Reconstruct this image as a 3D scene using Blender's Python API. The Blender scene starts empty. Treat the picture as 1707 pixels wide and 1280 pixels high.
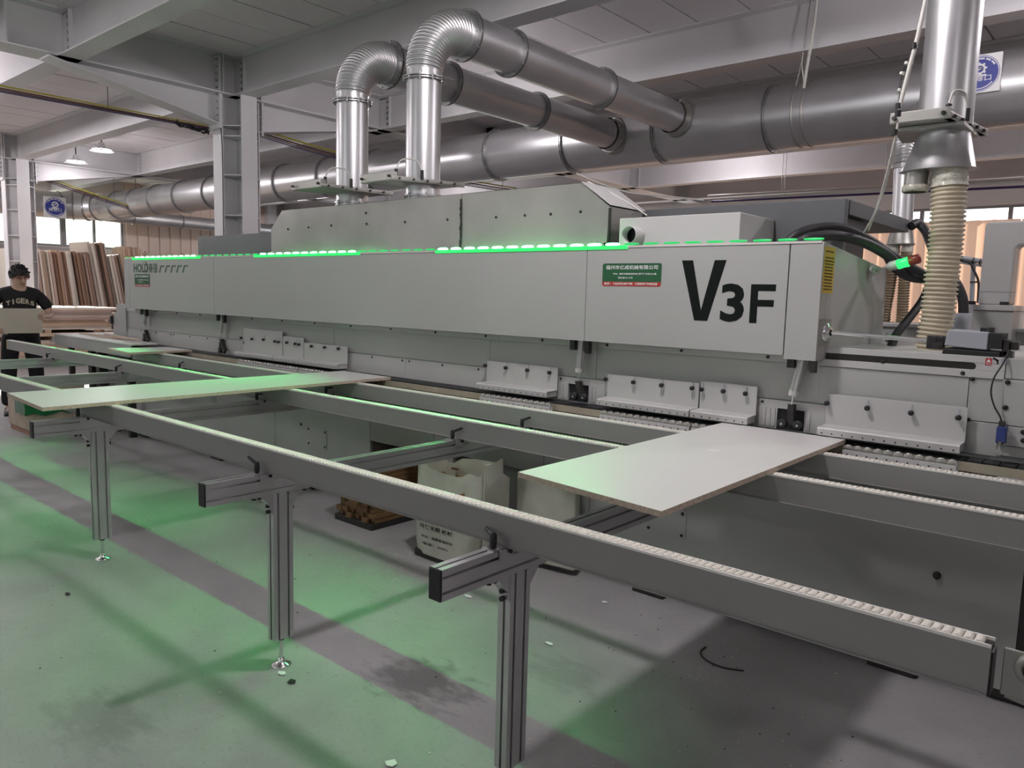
import bpy, bmesh, math, random
from mathutils import Vector, Matrix
random.seed(7)
D = bpy.data
SC = bpy.context.scene
COL = SC.collection
PI = math.pi

# ------------------------------------------------------------------ camera
CAM_H = 1.5
YAW, PITCH, ROLL, FPX = math.radians(40.6627), math.radians(6.6197), math.radians(1.5139), 1274.83
CF = Vector((-math.sin(YAW)*math.cos(PITCH), math.cos(YAW)*math.cos(PITCH), -math.sin(PITCH)))
_r = CF.cross(Vector((0, 0, 1))).normalized()
_u = _r.cross(CF)
CR = _r*math.cos(ROLL)+_u*math.sin(ROLL)
CU = -_r*math.sin(ROLL)+_u*math.cos(ROLL)
CO = Vector((0, 0, CAM_H))
cam = D.cameras.new('camera')
cam.sensor_width = 36.0
cam.lens = 36.0*FPX/1707.0
cam.clip_start, cam.clip_end = 0.05, 300
camo = D.objects.new('camera', cam)
COL.objects.link(camo)
camo.matrix_world = Matrix(((CR.x, CU.x, -CF.x, 0), (CR.y, CU.y, -CF.y, 0), (CR.z, CU.z, -CF.z, CAM_H), (0, 0, 0, 1)))
SC.camera = camo

# ------------------------------------------------------------------ colour management, world
SC.view_settings.view_transform = 'Standard'
SC.view_settings.look = 'None'
SC.view_settings.exposure = -0.2
SC.view_settings.gamma = 1.0
SC.view_settings.use_curve_mapping = False
SC.cycles.max_bounces = 7
SC.cycles.diffuse_bounces = 4
SC.cycles.glossy_bounces = 4
SC.cycles.transparent_max_bounces = 8
SC.cycles.caustics_reflective = False
SC.cycles.caustics_refractive = False
SC.cycles.sample_clamp_indirect = 6.0
w = D.worlds.new('sky')
SC.world = w
w.use_nodes = True
w.node_tree.nodes['Background'].inputs[0].default_value = (0.93, 0.97, 1.0, 1)
w.node_tree.nodes['Background'].inputs[1].default_value = 2.6


def area_light(name, loc, direction, sx, sy, power, color, spread=PI, parent=None, shape='RECTANGLE'):
    l = D.lights.new(name, 'AREA')
    l.shape = shape
    l.size, l.size_y = sx, sy
    l.energy, l.color = power, color
    l.spread = spread
    o = D.objects.new(name, l)
    COL.objects.link(o)
    d = Vector(direction).normalized()
    o.rotation_euler = d.to_track_quat('-Z', 'Y').to_euler()
    o.location = Vector(loc)
    return o


# low sun beyond the left and back windows of the hall
sun = D.lights.new('sun', 'SUN')
sun.energy, sun.angle, sun.color = 16.0, 0.02, (1.0, 0.87, 0.74)
suno = D.objects.new('sun', sun)
COL.objects.link(suno)
suno.rotation_euler = Vector((0.85, -0.27, -0.30)).to_track_quat('-Z', 'Y').to_euler()

# daylight portals in the window openings (they only guide the sky's light)
for nm, loc, dr, sx, sy in (('window_portal_left', (-22.08, 6.0, 3.12), (1, 0, 0), 1.3, 6.0),
                            ('fill_window_portal', (-9, -8.08, 2.7), (0, 1, 0), 22, 1.0),
                            ('window_portal_back', (-7, 17.08, 2.0), (0, -1, 0), 24, 2.4)):
    p_ = area_light(nm, loc, dr, sx, sy, 10, (1, 1, 1))
    p_.data.cycles.is_portal = True
LAMP_COL = (1.0, 0.93, 0.965)
LAMP_POWER = 78.0
LED_POWER = 8.6


# ------------------------------------------------------------------ measuring helpers
def ray(x, y):
    return CF+CR*((x-853.5)/FPX)-CU*((y-640.0)/FPX)


def onx(x, y, X):
    d = ray(x, y)
    return CO+d*(X/d.x)


def ony(x, y, Y):
    d = ray(x, y)
    return CO+d*(Y/d.y)


def onz(x, y, Z):
    d = ray(x, y)
    return CO+d*((Z-CAM_H)/d.z)


# ------------------------------------------------------------------ object helpers
ORG = {}


def props(o, label=None, cat=None, group=None, kind=None):
    if label: o['label'] = label
    if cat: o['category'] = cat
    if group: o['group'] = group
    if kind: o['kind'] = kind
    return o


def thing(name, label, cat, loc=(0, 0, 0), group=None, rz=0.0):
    o = D.objects.new(name, None)
    o.empty_display_size = 0.1
    COL.objects.link(o)
    o.location = loc
    o.rotation_euler = (0, 0, rz)
    ORG[o.name] = Vector(loc)
    return props(o, label, cat, group)


def org(o):
    return ORG.get(o.name, Vector((0, 0, 0))) if o else Vector((0, 0, 0))


def link(mesh, name, parent=None, loc=(0, 0, 0), rot=None):
    """place a mesh (shared or not) at a world position, under a parent"""
    o = D.objects.new(name, mesh)
    COL.objects.link(o)
    o.parent = parent
    o.location = Vector(loc)-org(parent)
    if rot: o.rotation_euler = rot
    ORG[o.name] = Vector(loc)
    return o


def frame_of(d):
    d = Vector(d).normalized()
    a = Vector((0, 0, 1)) if abs(d.z) < 0.9 else Vector((1, 0, 0))
    u = d.cross(a).normalized()
    return u, d.cross(u).normalized(), d


class MB:
    """collects shapes in world coordinates; build() makes ONE mesh object"""

    def __init__(s):
        s.v, s.f, s.sm, s.mi, s.m = [], [], [], [], 0

    def add(s, vs, fs, smooth=False):
        b = len(s.v)
        s.v += [tuple(p) for p in vs]
        for f in fs:
            s.f.append(tuple(i+b for i in f))
            s.sm.append(smooth)
            s.mi.append(s.m)
        return s

    def mat(s, i):
        s.m = i
        return s

    def box(s, x0, x1, y0, y1, z0, z1):
        vs = [(x, y, z) for z in (z0, z1) for y in (y0, y1) for x in (x0, x1)]
        return s.add(vs, [(0, 2, 3, 1), (4, 5, 7, 6), (0, 1, 5, 4), (2, 6, 7, 3), (0, 4, 6, 2), (1, 3, 7, 5)])

    def obox(s, c, ax, ay, az, hx, hy, hz):
        c, ax, ay, az = Vector(c), Vector(ax).normalized()*hx, Vector(ay).normalized()*hy, Vector(az).normalized()*hz
        vs = [c+ax*i+ay*j+az*k for k in (-1, 1) for j in (-1, 1) for i in (-1, 1)]
        return s.add(vs, [(0, 2, 3, 1), (4, 5, 7, 6), (0, 1, 5, 4), (2, 6, 7, 3), (0, 4, 6, 2), (1, 3, 7, 5)])

    def prism(s, pts, off):
        """polygon (world points) extruded by a vector"""
        n = len(pts)
        pts = [Vector(p) for p in pts]
        off = Vector(off)
        vs = pts+[p+off for p in pts]
        fs = [tuple(reversed(range(n))), tuple(range(n, 2*n))]+[(i, (i+1) % n, n+(i+1) % n, n+i) for i in range(n)]
        return s.add(vs, fs)

    def ring(s, c, u, v, r, n):
        return [Vector(c)+u*(r*math.cos(2*PI*i/n))+v*(r*math.sin(2*PI*i/n)) for i in range(n)]

    def cyl(s, p0, p1, r, n=12, r1=None, caps=True):
        p0, p1 = Vector(p0), Vector(p1)
        u, v, d = frame_of(p1-p0)
        r1 = r if r1 is None else r1
        a, b = s.ring(p0, u, v, r, n), s.ring(p1, u, v, r1, n)
        s.add(a+b, [(i, n+i, n+(i+1) % n, (i+1) % n) for i in range(n)], True)
        if caps:
            s.add(a, [tuple(range(n))])
            s.add(b, [tuple(reversed(range(n)))])
        return s

    def lathe(s, c, axis, prof, n=24, smooth=True, cap0=False, cap1=False):
        """prof: (radius, distance along axis)"""
        u, v, d = frame_of(axis)
        vs = []
        for r, h in prof:
            vs += s.ring(Vector(c)+d*h, u, v, max(r, 1e-5), n)
        m = len(prof)
        s.add(vs, [(k*n+i, (k+1)*n+i, (k+1)*n+(i+1) % n, k*n+(i+1) % n) for k in range(m-1) for i in range(n)], smooth)
        if cap0: s.add(vs[:n], [tuple(range(n))])
        if cap1: s.add(vs[-n:], [tuple(reversed(range(n)))])
        return s

    def tube(s, path, r, n=8, caps=True, prof=None):
        """tube along a polyline; r number or list"""
        P = [Vector(p) for p in path]
        m = len(P)
        rr = r if isinstance(r, (list, tuple)) else [r]*m
        vs = []
        up = None
        for k in range(m):
            t = (P[min(k+1, m-1)]-P[max(k-1, 0)]).normalized()
            if up is None:
                u, v, d = frame_of(t)
            else:
                u = (up-t*up.dot(t)).normalized()
                v = t.cross(u)
            up = u
            vs += s.ring(P[k], u, v, rr[k], n)
        s.add(vs, [(k*n+i, k*n+(i+1) % n, (k+1)*n+(i+1) % n, (k+1)*n+i) for k in range(m-1) for i in range(n)], True)
        if caps:
            s.add(vs[:n], [tuple(reversed(range(n)))])
            s.add(vs[-n:], [tuple(range(n))])
        return s

    def mesh(s, name, mats, origin=(0, 0, 0)):
        me = D.meshes.new(name)
        ox, oy, oz = origin
        me.from_pydata([(x-ox, y-oy, z-oz) for x, y, z in s.v], [], s.f)
        me.polygons.foreach_set('use_smooth', s.sm)
        me.polygons.foreach_set('material_index', s.mi)
        for m in (mats if isinstance(mats, (list, tuple)) else [mats]):
            me.materials.append(m)
        bm = bmesh.new()
        bm.from_mesh(me)
        bmesh.ops.recalc_face_normals(bm, faces=bm.faces)
        bm.to_mesh(me)
        bm.free()
        me.update()
        return me

    def build(s, name, mats, parent=None, bevel=0.0, loc=None):
        o = org(parent) if loc is None else Vector(loc)
        me = s.mesh(name, mats, o)
        ob = D.objects.new(name, me)
        COL.objects.link(ob)
        ob.parent = parent
        ob.location = o-org(parent) if parent else o
        ORG[ob.name] = Vector(o)
        if bevel:
            b = ob.modifiers.new('bevel', 'BEVEL')
            b.width, b.segments, b.limit_method, b.angle_limit = bevel, 2, 'ANGLE', math.radians(40)
        return ob


def spline(pts, n=8):
    """Catmull-Rom through points"""
    P = [Vector(p) for p in pts]
    P = [P[0]*2-P[1]]+P+[P[-1]*2-P[-2]]
    out = []
    for k in range(1, len(P)-2):
        a, b, c, d = P[k-1], P[k], P[k+1], P[k+2]
        for i in range(n):
            t = i/n
            out.append(0.5*((2*b)+(c-a)*t+(2*a-5*b+4*c-d)*t*t+(3*b-a-3*c+d)*t**3))
    out.append(P[-2])
    return out


def text_mb(mb, body, o, xd, yd, width=None, height=None, bold=0.0, lift=0.0006, thick=0.0006, shear=0.0, center=False):
    """lettering: flat glyph outlines of real lettering laid on a surface at o, running along xd with up yd"""
    c = D.curves.new('lettering', 'FONT')
    c.body = body
    c.offset = bold
    c.resolution_u = 3
    c.shear = shear
    ob = D.objects.new('lettering', c)
    COL.objects.link(ob)
    dg = bpy.context.evaluated_depsgraph_get()
    me = ob.evaluated_get(dg).to_mesh()
    vs = [v.co.copy() for v in me.vertices]
    fs = [tuple(p.vertices) for p in me.polygons]
    ob.evaluated_get(dg).to_mesh_clear()
    D.objects.remove(ob)
    D.curves.remove(c)
    if not vs: return mb
    x0, x1 = min(v.x for v in vs), max(v.x for v in vs)
    y0, y1 = min(v.y for v in vs), max(v.y for v in vs)
    sx = width/(x1-x0) if width else None
    sy = height/(y1-y0) if height else None
    sx = sx or sy
    sy = sy or sx
    xd, yd = Vector(xd).normalized(), Vector(yd).normalized()
    nd = xd.cross(yd)
    sh = (x1-x0)*sx/2 if center else 0
    mb.add([Vector(o)+xd*((v.x-x0)*sx-sh)+yd*((v.y-y0)*sy)+nd*lift for v in vs], fs)
    return mb
# ------------------------------------------------------------------ materials
MT = {}


def mat(name, col, rough=0.5, metal=0.0, var=0.0, scale=4.0, bump=0.0, bscale=60.0, rvar=0.0, stretch=None, spec=None, coat=0.0, detail=4.0):
    m = D.materials.new(name)
    m.use_nodes = True
    nt = m.node_tree
    N, L = nt.nodes, nt.links
    b = N['Principled BSDF']
    b.inputs['Base Color'].default_value = (*col, 1)
    b.inputs['Roughness'].default_value = rough
    b.inputs['Metallic'].default_value = metal
    if spec is not None: b.inputs['Specular IOR Level'].default_value = spec
    if coat: b.inputs['Coat Weight'].default_value = coat
    tc = N.new('ShaderNodeTexCoord')
    src = tc.outputs['Object']
    if stretch:
        mp = N.new('ShaderNodeMapping')
        mp.inputs['Scale'].default_value = stretch
        L.new(src, mp.inputs['Vector'])
        src = mp.outputs['Vector']
    if var or rvar:
        nz = N.new('ShaderNodeTexNoise')
        nz.inputs['Scale'].default_value = scale
        nz.inputs['Detail'].default_value = detail
        L.new(src, nz.inputs['Vector'])
        if var:
            mr = N.new('ShaderNodeMapRange')
            mr.inputs['From Min'].default_value, mr.inputs['From Max'].default_value = 0.3, 0.7
            mr.inputs['To Min'].default_value, mr.inputs['To Max'].default_value = 1-var, 1+var
            L.new(nz.outputs['Fac'], mr.inputs['Value'])
            mx = N.new('ShaderNodeVectorMath')
            mx.operation = 'SCALE'
            mx.inputs[0].default_value = col
            L.new(mr.outputs['Result'], mx.inputs['Scale'])
            L.new(mx.outputs['Vector'], b.inputs['Base Color'])
        if rvar:
            mr2 = N.new('ShaderNodeMapRange')
            mr2.inputs['From Min'].default_value, mr2.inputs['From Max'].default_value = 0.3, 0.7
            mr2.inputs['To Min'].default_value, mr2.inputs['To Max'].default_value = max(0.05, rough-rvar), min(1, rough+rvar)
            L.new(nz.outputs['Fac'], mr2.inputs['Value'])
            L.new(mr2.outputs['Result'], b.inputs['Roughness'])
    if bump:
        n2 = N.new('ShaderNodeTexNoise')
        n2.inputs['Scale'].default_value = bscale
        L.new(src, n2.inputs['Vector'])
        bp = N.new('ShaderNodeBump')
        bp.inputs['Strength'].default_value = bump
        bp.inputs['Distance'].default_value = 0.01
        L.new(n2.outputs['Fac'], bp.inputs['Height'])
        L.new(bp.outputs['Normal'], b.inputs['Normal'])
    MT[name] = m
    return m


def emit(name, col, strength, base=(0.02, 0.02, 0.02)):
    m = mat(name, base, 0.3)
    b = m.node_tree.nodes['Principled BSDF']
    b.inputs['Emission Color'].default_value = (*col, 1)
    b.inputs['Emission Strength'].default_value = strength
    return m


mat('machine_white', (0.445, 0.452, 0.434), 0.42, var=0.03, scale=1.2, bump=0.03, bscale=400)
mat('plate_white', (0.53, 0.527, 0.515), 0.38, var=0.02, scale=2)
mat('machine_grey', (0.385, 0.388, 0.372), 0.42, var=0.05, scale=1.5, bump=0.03, bscale=300)
mat('beam_grey', (0.29, 0.287, 0.275), 0.40, var=0.03, scale=3, bump=0.02, bscale=400)
mat('cover_dark', (0.10, 0.105, 0.11), 0.5, var=0.06, scale=2)
mat('aluminium', (0.60, 0.595, 0.605), 0.36, 0.9, var=0.05, scale=6, stretch=(1, 1, 1), rvar=0.05)
mat('groove_dark', (0.05, 0.05, 0.052), 0.6)
mat('zinc', (0.60, 0.60, 0.61), 0.36, 0.86, var=0.06, scale=2.2, rvar=0.03, detail=3)
mat('zinc_dull', (0.40, 0.395, 0.365), 0.40, 0.8, var=0.24, scale=1.3, rvar=0.06, detail=6)
mat('zinc_flange', (0.42, 0.42, 0.42), 0.38, 0.9, var=0.15, scale=14)
mat('chrome', (0.78, 0.78, 0.78), 0.12, 1.0)
mat('black_plastic', (0.012, 0.012, 0.013), 0.42, var=0.1, scale=20)
mat('black_rubber', (0.018, 0.018, 0.02), 0.55, var=0.2, scale=30, bump=0.1, bscale=150)
mat('dark_metal', (0.045, 0.043, 0.04), 0.45, 0.5, var=0.2, scale=20)
mat('roller_white', (0.84, 0.80, 0.72), 0.40, var=0.04, scale=40)
mat('rail_white', (0.86, 0.85, 0.81), 0.40, var=0.03, scale=10)
mat('laminate', (0.76, 0.745, 0.725), 0.30, var=0.02, scale=2, bump=0.01, bscale=300)
mat('chipboard', (0.52, 0.43, 0.34), 0.8, var=0.25, scale=120)
mat('steel_paint', (0.72, 0.71, 0.72), 0.55, var=0.06, scale=1.3, bump=0.03, bscale=60)
mat('ceiling_board', (0.82, 0.78, 0.79), 0.8, var=0.07, scale=0.7)
mat('ceiling_void', (0.03, 0.03, 0.03), 0.9)
mat('wall_sheet', (0.78, 0.64, 0.55), 0.55, var=0.05, scale=1)
mat('wall_plain', (0.62, 0.59, 0.57), 0.7, var=0.05, scale=1)
mat('window_frame', (0.22, 0.22, 0.23), 0.5, 0.3)
mat('green_print', (0.012, 0.10, 0.035), 0.4, var=0.05)
mat('red_print', (0.42, 0.035, 0.03), 0.4, var=0.05)
mat('black_print', (0.006, 0.009, 0.008), 0.6, spec=0.15)
mat('logo_print', (0.035, 0.11, 0.06), 0.4, var=0.05)
mat('white_print', (0.85, 0.85, 0.84), 0.45, var=0.02)
mat('blue_print', (0.045, 0.06, 0.30), 0.35, var=0.04)
mat('yellow_print', (0.62, 0.42, 0.03), 0.45, var=0.05)
mat('hose_beige', (0.60, 0.53, 0.40), 0.5, var=0.08, scale=20)
mat('hose_brown', (0.20, 0.15, 0.09), 0.5, var=0.1, scale=20)
mat('clear_tape', (0.55, 0.54, 0.46), 0.15, var=0.25, scale=30, bump=0.6, bscale=70)
mat('cable_white', (0.70, 0.69, 0.64), 0.5)
mat('cable_yellow', (0.42, 0.38, 0.04), 0.45, var=0.05)
mat('cable_black', (0.015, 0.013, 0.013), 0.5)
mat('cable_violet', (0.07, 0.05, 0.18), 0.5)
mat('cable_red', (0.20, 0.05, 0.03), 0.5)
mat('motor_grey', (0.36, 0.375, 0.41), 0.45, var=0.03)
mat('switch_blue', (0.03, 0.05, 0.20), 0.4, var=0.1, scale=30)
mat('track_olive', (0.33, 0.30, 0.22), 0.5, var=0.15, scale=8)
mat('hand_skin', (0.55, 0.36, 0.27), 0.5, var=0.06, scale=20)
mat('hair_black', (0.008, 0.007, 0.007), 0.55, var=0.3, scale=60, bump=0.5, bscale=120)
mat('shirt_black', (0.010, 0.010, 0.011), 0.85, var=0.2, scale=12, bump=0.15, bscale=40)
mat('trousers_black', (0.008, 0.008, 0.010), 0.85, var=0.2, scale=12, bump=0.15, bscale=40)
mat('shirt_print', (0.50, 0.47, 0.36), 0.8, var=0.1, scale=30)
mat('shoe_dark', (0.02, 0.018, 0.018), 0.6)
mat('eye_dark', (0.02, 0.012, 0.01), 0.3)
mat('lip', (0.36, 0.17, 0.14), 0.5)
mat('glasses_red', (0.25, 0.03, 0.03), 0.35)
mat('cardboard', (0.50, 0.42, 0.33), 0.85, var=0.15, scale=12)
mat('stretch_green', (0.015, 0.14, 0.055), 0.22, var=0.25, scale=9, bump=0.4, bscale=14)
mat('sack_white', (0.55, 0.545, 0.47), 0.65, var=0.12, scale=6, bump=0.35, bscale=10)
mat('offcut_brown', (0.17, 0.095, 0.04), 0.7, var=0.35, scale=25, stretch=(1, 1, 6))
mat('chip_light', (0.62, 0.58, 0.48), 0.8, var=0.2, scale=40)
mat('stain_black', (0.02, 0.02, 0.018), 0.6)
mat('hill_green', (0.74, 0.76, 0.66), 0.9, var=0.3, scale=0.5)
mat('rack_steel', (0.35, 0.34, 0.35), 0.5, 0.4)
for i, c in enumerate([(0.55, 0.40, 0.28), (0.42, 0.26, 0.17), (0.70, 0.62, 0.54), (0.33, 0.20, 0.14), (0.62, 0.50, 0.42), (0.50, 0.36, 0.30), (0.76, 0.68, 0.58), (0.17, 0.12, 0.10), (0.62, 0.47, 0.34), (0.74, 0.58, 0.56)]):
    mat('board_%d' % i, c, 0.6, var=0.1, scale=3, stretch=(1, 1, 0.15))
mat('plywood_face', (0.66, 0.44, 0.27), 0.6, var=0.08, scale=2, stretch=(1, 1, 0.3))
emit('led_bright', (0.16, 1.0, 0.30), 10.0)
emit('led_halo', (0.015, 1.0, 0.16), 1.3)  # emission imitates the green halo and reflection around the lit diodes
mat('mdf', (0.50, 0.46, 0.38), 0.6, var=0.03)
emit('led_dim', (0.02, 1.0, 0.22), 0.75)
emit('beacon_green', (0.03, 1.0, 0.22), 1.3)
mat('beacon_red', (0.30, 0.04, 0.03), 0.2, var=0.05)
emit('lamp_glow', (1.0, 0.96, 1.0), 30.0)
mat('lamp_shade', (0.62, 0.62, 0.63), 0.35, 0.6)


def glass_mat():
    m = D.materials.new('window_glass')
    m.use_nodes = True
    N, L = m.node_tree.nodes, m.node_tree.links
    N.remove(N['Principled BSDF'])
    t, g, mx = N.new('ShaderNodeBsdfTransparent'), N.new('ShaderNodeBsdfGlossy'), N.new('ShaderNodeMixShader')
    t.inputs[0].default_value = (0.95, 0.97, 0.97, 1)
    g.inputs['Roughness'].default_value = 0.02
    mx.inputs[0].default_value = 0.06
    L.new(t.outputs[0], mx.inputs[1])
    L.new(g.outputs[0], mx.inputs[2])
    L.new(mx.outputs[0], N['Material Output'].inputs[0])
    MT['glass'] = m


glass_mat()


def curtain_mat():
    m = mat('curtain_cloth', (0.70, 0.47, 0.36), 0.9, var=0.08, scale=3)
    N, L = m.node_tree.nodes, m.node_tree.links
    t, mx = N.new('ShaderNodeBsdfTranslucent'), N.new('ShaderNodeMixShader')
    t.inputs[0].default_value = (0.75, 0.46, 0.33, 1)
    mx.inputs[0].default_value = 0.4
    L.new(N['Principled BSDF'].outputs[0], mx.inputs[1])
    L.new(t.outputs[0], mx.inputs[2])
    L.new(mx.outputs[0], N['Material Output'].inputs[0])


curtain_mat()


def floor_mat():
    """sealed grey concrete: cloudy tone, fine dirt, two scuffed tyre marks"""
    m = D.materials.new('concrete_floor')
    m.use_nodes = True
    N, L = m.node_tree.nodes, m.node_tree.links
    b = N['Principled BSDF']
    tc = N.new('ShaderNodeTexCoord')

    def noise(scale, detail=6, stretch=None):
        n = N.new('ShaderNodeTexNoise')
        n.inputs['Scale'].default_value, n.inputs['Detail'].default_value = scale, detail
        if stretch:
            mp = N.new('ShaderNodeMapping')
            mp.inputs['Scale'].default_value = stretch
            L.new(tc.outputs['Object'], mp.inputs['Vector'])
            L.new(mp.outputs['Vector'], n.inputs['Vector'])
        else:
            L.new(tc.outputs['Object'], n.inputs['Vector'])
        return n.outputs['Fac']

    def ramp(src, a, bb, lo, hi):
        r = N.new('ShaderNodeMapRange')
        for k, v in (('From Min', a), ('From Max', bb), ('To Min', lo), ('To Max', hi)): r.inputs[k].default_value = v
        L.new(src, r.inputs['Value'])
        return r.outputs['Result']

    def mul(a, c):
        r = N.new('ShaderNodeMath')
        r.operation = 'MULTIPLY'
        L.new(a, r.inputs[0])
        L.new(c, r.inputs[1])
        return r.outputs[0]
    val = mul(ramp(noise(0.9), 0.3, 0.7, 0.82, 1.12), ramp(noise(7, 8), 0.3, 0.7, 0.93, 1.06))
    val = mul(val, ramp(noise(38, 10, (1, 2.2, 1)), 0.30, 0.46, 0.88, 1.0))
    # scuffs: dark patches with streaks at two spots
    for (cx, cy, rx, ry, st) in ((-2.10, 1.93, 0.20, 0.13, 0.45), (-2.70, 1.00, 0.20, 0.12, 0.72), (-1.72, 2.36, 0.16, 0.10, 0.75), (-5.2, 2.95, 0.5, 0.16, 0.7)):
        mp = N.new('ShaderNodeMapping')
        mp.inputs['Location'].default_value = (-cx/rx, -cy/ry, 0)
        mp.inputs['Scale'].default_value = (1/rx, 1/ry, 0)
        L.new(tc.outputs['Object'], mp.inputs['Vector'])
        ln = N.new('ShaderNodeVectorMath')
        ln.operation = 'LENGTH'
        L.new(mp.outputs['Vector'], ln.inputs[0])
        ad = N.new('ShaderNodeMath')
        ad.operation = 'ADD'
        L.new(ln.outputs['Value'], ad.inputs[0])
        L.new(ramp(noise(11, 3, (0.8, 1.9, 1)), 0.3, 0.7, -0.55, 0.55), ad.inputs[1])
        val = mul(val, ramp(ad.outputs[0], 0.55, 1.35, 0.1+0.9*st, 1.0))
    sc = N.new('ShaderNodeVectorMath')
    sc.operation = 'SCALE'
    sc.inputs[0].default_value = (0.335, 0.328, 0.328)
    L.new(val, sc.inputs['Scale'])
    L.new(sc.outputs['Vector'], b.inputs['Base Color'])
    L.new(ramp(noise(3.5), 0.3, 0.7, 0.38, 0.6), b.inputs['Roughness'])
    bp = N.new('ShaderNodeBump')
    bp.inputs['Strength'].default_value, bp.inputs['Distance'].default_value = 0.12, 0.004
    L.new(noise(60), bp.inputs['Height'])
    L.new(bp.outputs['Normal'], b.inputs['Normal'])
    MT['floor'] = m


floor_mat()
# ------------------------------------------------------------------ the hall
X0, X1, Y0, Y1, ZC = -22.0, 6.0, -8.0, 17.0, 4.27
MB().box(X0, X1, Y0, Y1, -0.12, 0.0).build('floor', MT['floor'])['kind'] = 'structure'
ceil = MB().box(X0, X1, Y0, Y1, ZC+0.035, ZC+0.25).build('ceiling', MT['ceiling_void'])
ceil['kind'] = 'structure'
BEAMY = [3.19, 5.11, 7.37, 9.63, 11.85, 14.1, 16.3]
BAYS = [(1.1, 3.19), (3.19, 5.11), (5.11, 7.37), (7.37, 9.63)]
PITCH = 0.55
cache = {}
for (ya, yb) in BAYS:
    k = 0
    x = -5.55-PITCH*21
    while x < 0.2:
        key = round(yb-ya, 3)
        if key not in cache:
            cache[key] = MB().box(-PITCH/2+0.009, PITCH/2-0.009, -(yb-ya)/2+0.004, (yb-ya)/2-0.004, 0, 0.04).mesh('ceiling_panel', MT['ceiling_board'])
        dz = 0.002*math.sin(k*2.3+ya)
        o = link(cache[key], 'ceiling_panel', ceil, (x+PITCH/2, (ya+yb)/2, ZC+dz))
        k += 1
        x += PITCH
rest = MB()
for (ya, yb) in [(-8, -5.3), (-5.3, -3.2), (-3.2, -1.05), (-1.05, 1.1), (9.63, 11.85), (11.85, 14.1), (14.1, 17)]:
    x = -22
    while x < 6:
        rest.box(x+0.005, x+PITCH-0.005, ya+0.004, yb-0.004, ZC, ZC+0.04)
        x += PITCH
for (ya, yb) in BAYS:
    x = -5.55-PITCH*22
    while x > -22.3:
        rest.box(x+0.005, x+PITCH-0.005, ya+0.004, yb-0.004, ZC, ZC+0.04)
        x -= PITCH
    x = -5.55+PITCH*11
    while x < 6:
        rest.box(x+0.005, x+PITCH-0.005, ya+0.004, yb-0.004, ZC, ZC+0.04)
        x += PITCH
rest.build('ceiling_panel_field', MT['ceiling_board'], ceil)['kind'] = 'stuff'


def windowed_wall(name, axis, pos, a0, a1, zt, wins, m, thick=0.16, out=-1):
    """wall with openings; axis 'x' = wall plane x=pos running along y"""
    mb = MB()

    def put(u0, u1, z0, z1):
        p0, p1 = sorted((pos, pos+out*thick))
        if axis == 'x': mb.box(p0, p1, u0, u1, z0, z1)
        else: mb.box(u0, u1, p0, p1, z0, z1)
    z0, z1 = wins[0][2], wins[0][3]
    put(a0, a1, 0, z0)
    put(a0, a1, z1, zt)
    u = a0
    for w_ in wins:
        put(u, w_[0], z0, z1)
        u = w_[1]
    put(u, a1, z0, z1)
    o = mb.build(name, m)
    o['kind'] = 'structure'
    return o


def window(name, axis, pos, u0, u1, z0, z1, mull, trans=()):
    root = D.objects.new(name, None)
    COL.objects.link(root)
    root['kind'] = 'structure'
    ORG[root.name] = Vector((0, 0, 0))

    def bx(mb, a0, a1, c0, c1, d=0.03):
        if axis == 'x': mb.box(pos-d, pos+d, a0, a1, c0, c1)
        else: mb.box(a0, a1, pos-d, pos+d, c0, c1)
        return mb
    fr = MB()
    bx(fr, u0, u1, z0, z0+0.05); bx(fr, u0, u1, z1-0.05, z1)
    bx(fr, u0, u0+0.05, z0, z1); bx(fr, u1-0.05, u1, z0, z1)
    fr.build('window_frame', MT['window_frame'], root)
    for a, wd in mull:
        bx(MB(), a-wd/2, a+wd/2, z0+0.05, z1-0.05).build('mullion', MT['window_frame'], root)
    ed = [u0+0.05]+[a for a, _ in mull]+[u1-0.05]
    for a, b in zip(ed[:-1], ed[1:]):
        bx(MB(), a+0.02, b-0.02, z0+0.05, z1-0.05, 0.003).build('pane', MT['glass'], root)
    for z in trans:
        bx(MB(), u0+0.05, u1-0.05, z-0.02, z+0.02).build('transom', MT['window_frame'], root)


LWZ = (2.45, 3.8)
wl = windowed_wall('wall_left', 'x', X0, Y0, Y1, ZC+0.1, [(3.0, 9.12, *LWZ)], MT['wall_plain'])
window('window_1', 'x', X0-0.06, 3.0, 9.12, *LWZ, [(4.7, 0.06), (5.5, 0.1), (6.87, 0.06), (7.62, 0.13), (8.38, 0.06)])
# ribbed sheet cladding on the left wall beyond the window
y = 9.16
sheet = MB().box(0, 0.02, 0, 0.30, 0, 4.3).box(0.02, 0.055, 0.02, 0.10, 0, 4.3).mesh('wall_sheet', MT['wall_sheet'])
while y < 13.4:
    link(sheet, 'wall_sheet', wl, (X0, y, 0))
    y += 0.305
MB().box(X0, X0+0.25, 13.4, 13.7, 0, 4.3).build('wall_post', MT['steel_paint'], wl)
wf = windowed_wall('wall_front', 'y', Y0, X0, X1, ZC+0.1, [(-20, 2, 2.2, 3.2)], MT['wall_plain'])
window('fill_window', 'y', Y0-0.06, -20, 2, 2.2, 3.2, [(-20+1.6*i, 0.06) for i in range(1, 14)])  # unseen windows behind the camera, opening added for fill light
wb = windowed_wall('wall_back', 'y', Y1, X0, X1, ZC+0.1, [(-19, 3.5, 0.7, 3.42)], MT['wall_plain'], out=1)
window('window_3', 'y', Y1+0.06, -19, 3.5, 0.7, 3.42, [(-19+1.5*i, 0.07) for i in range(1, 15)])
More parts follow.
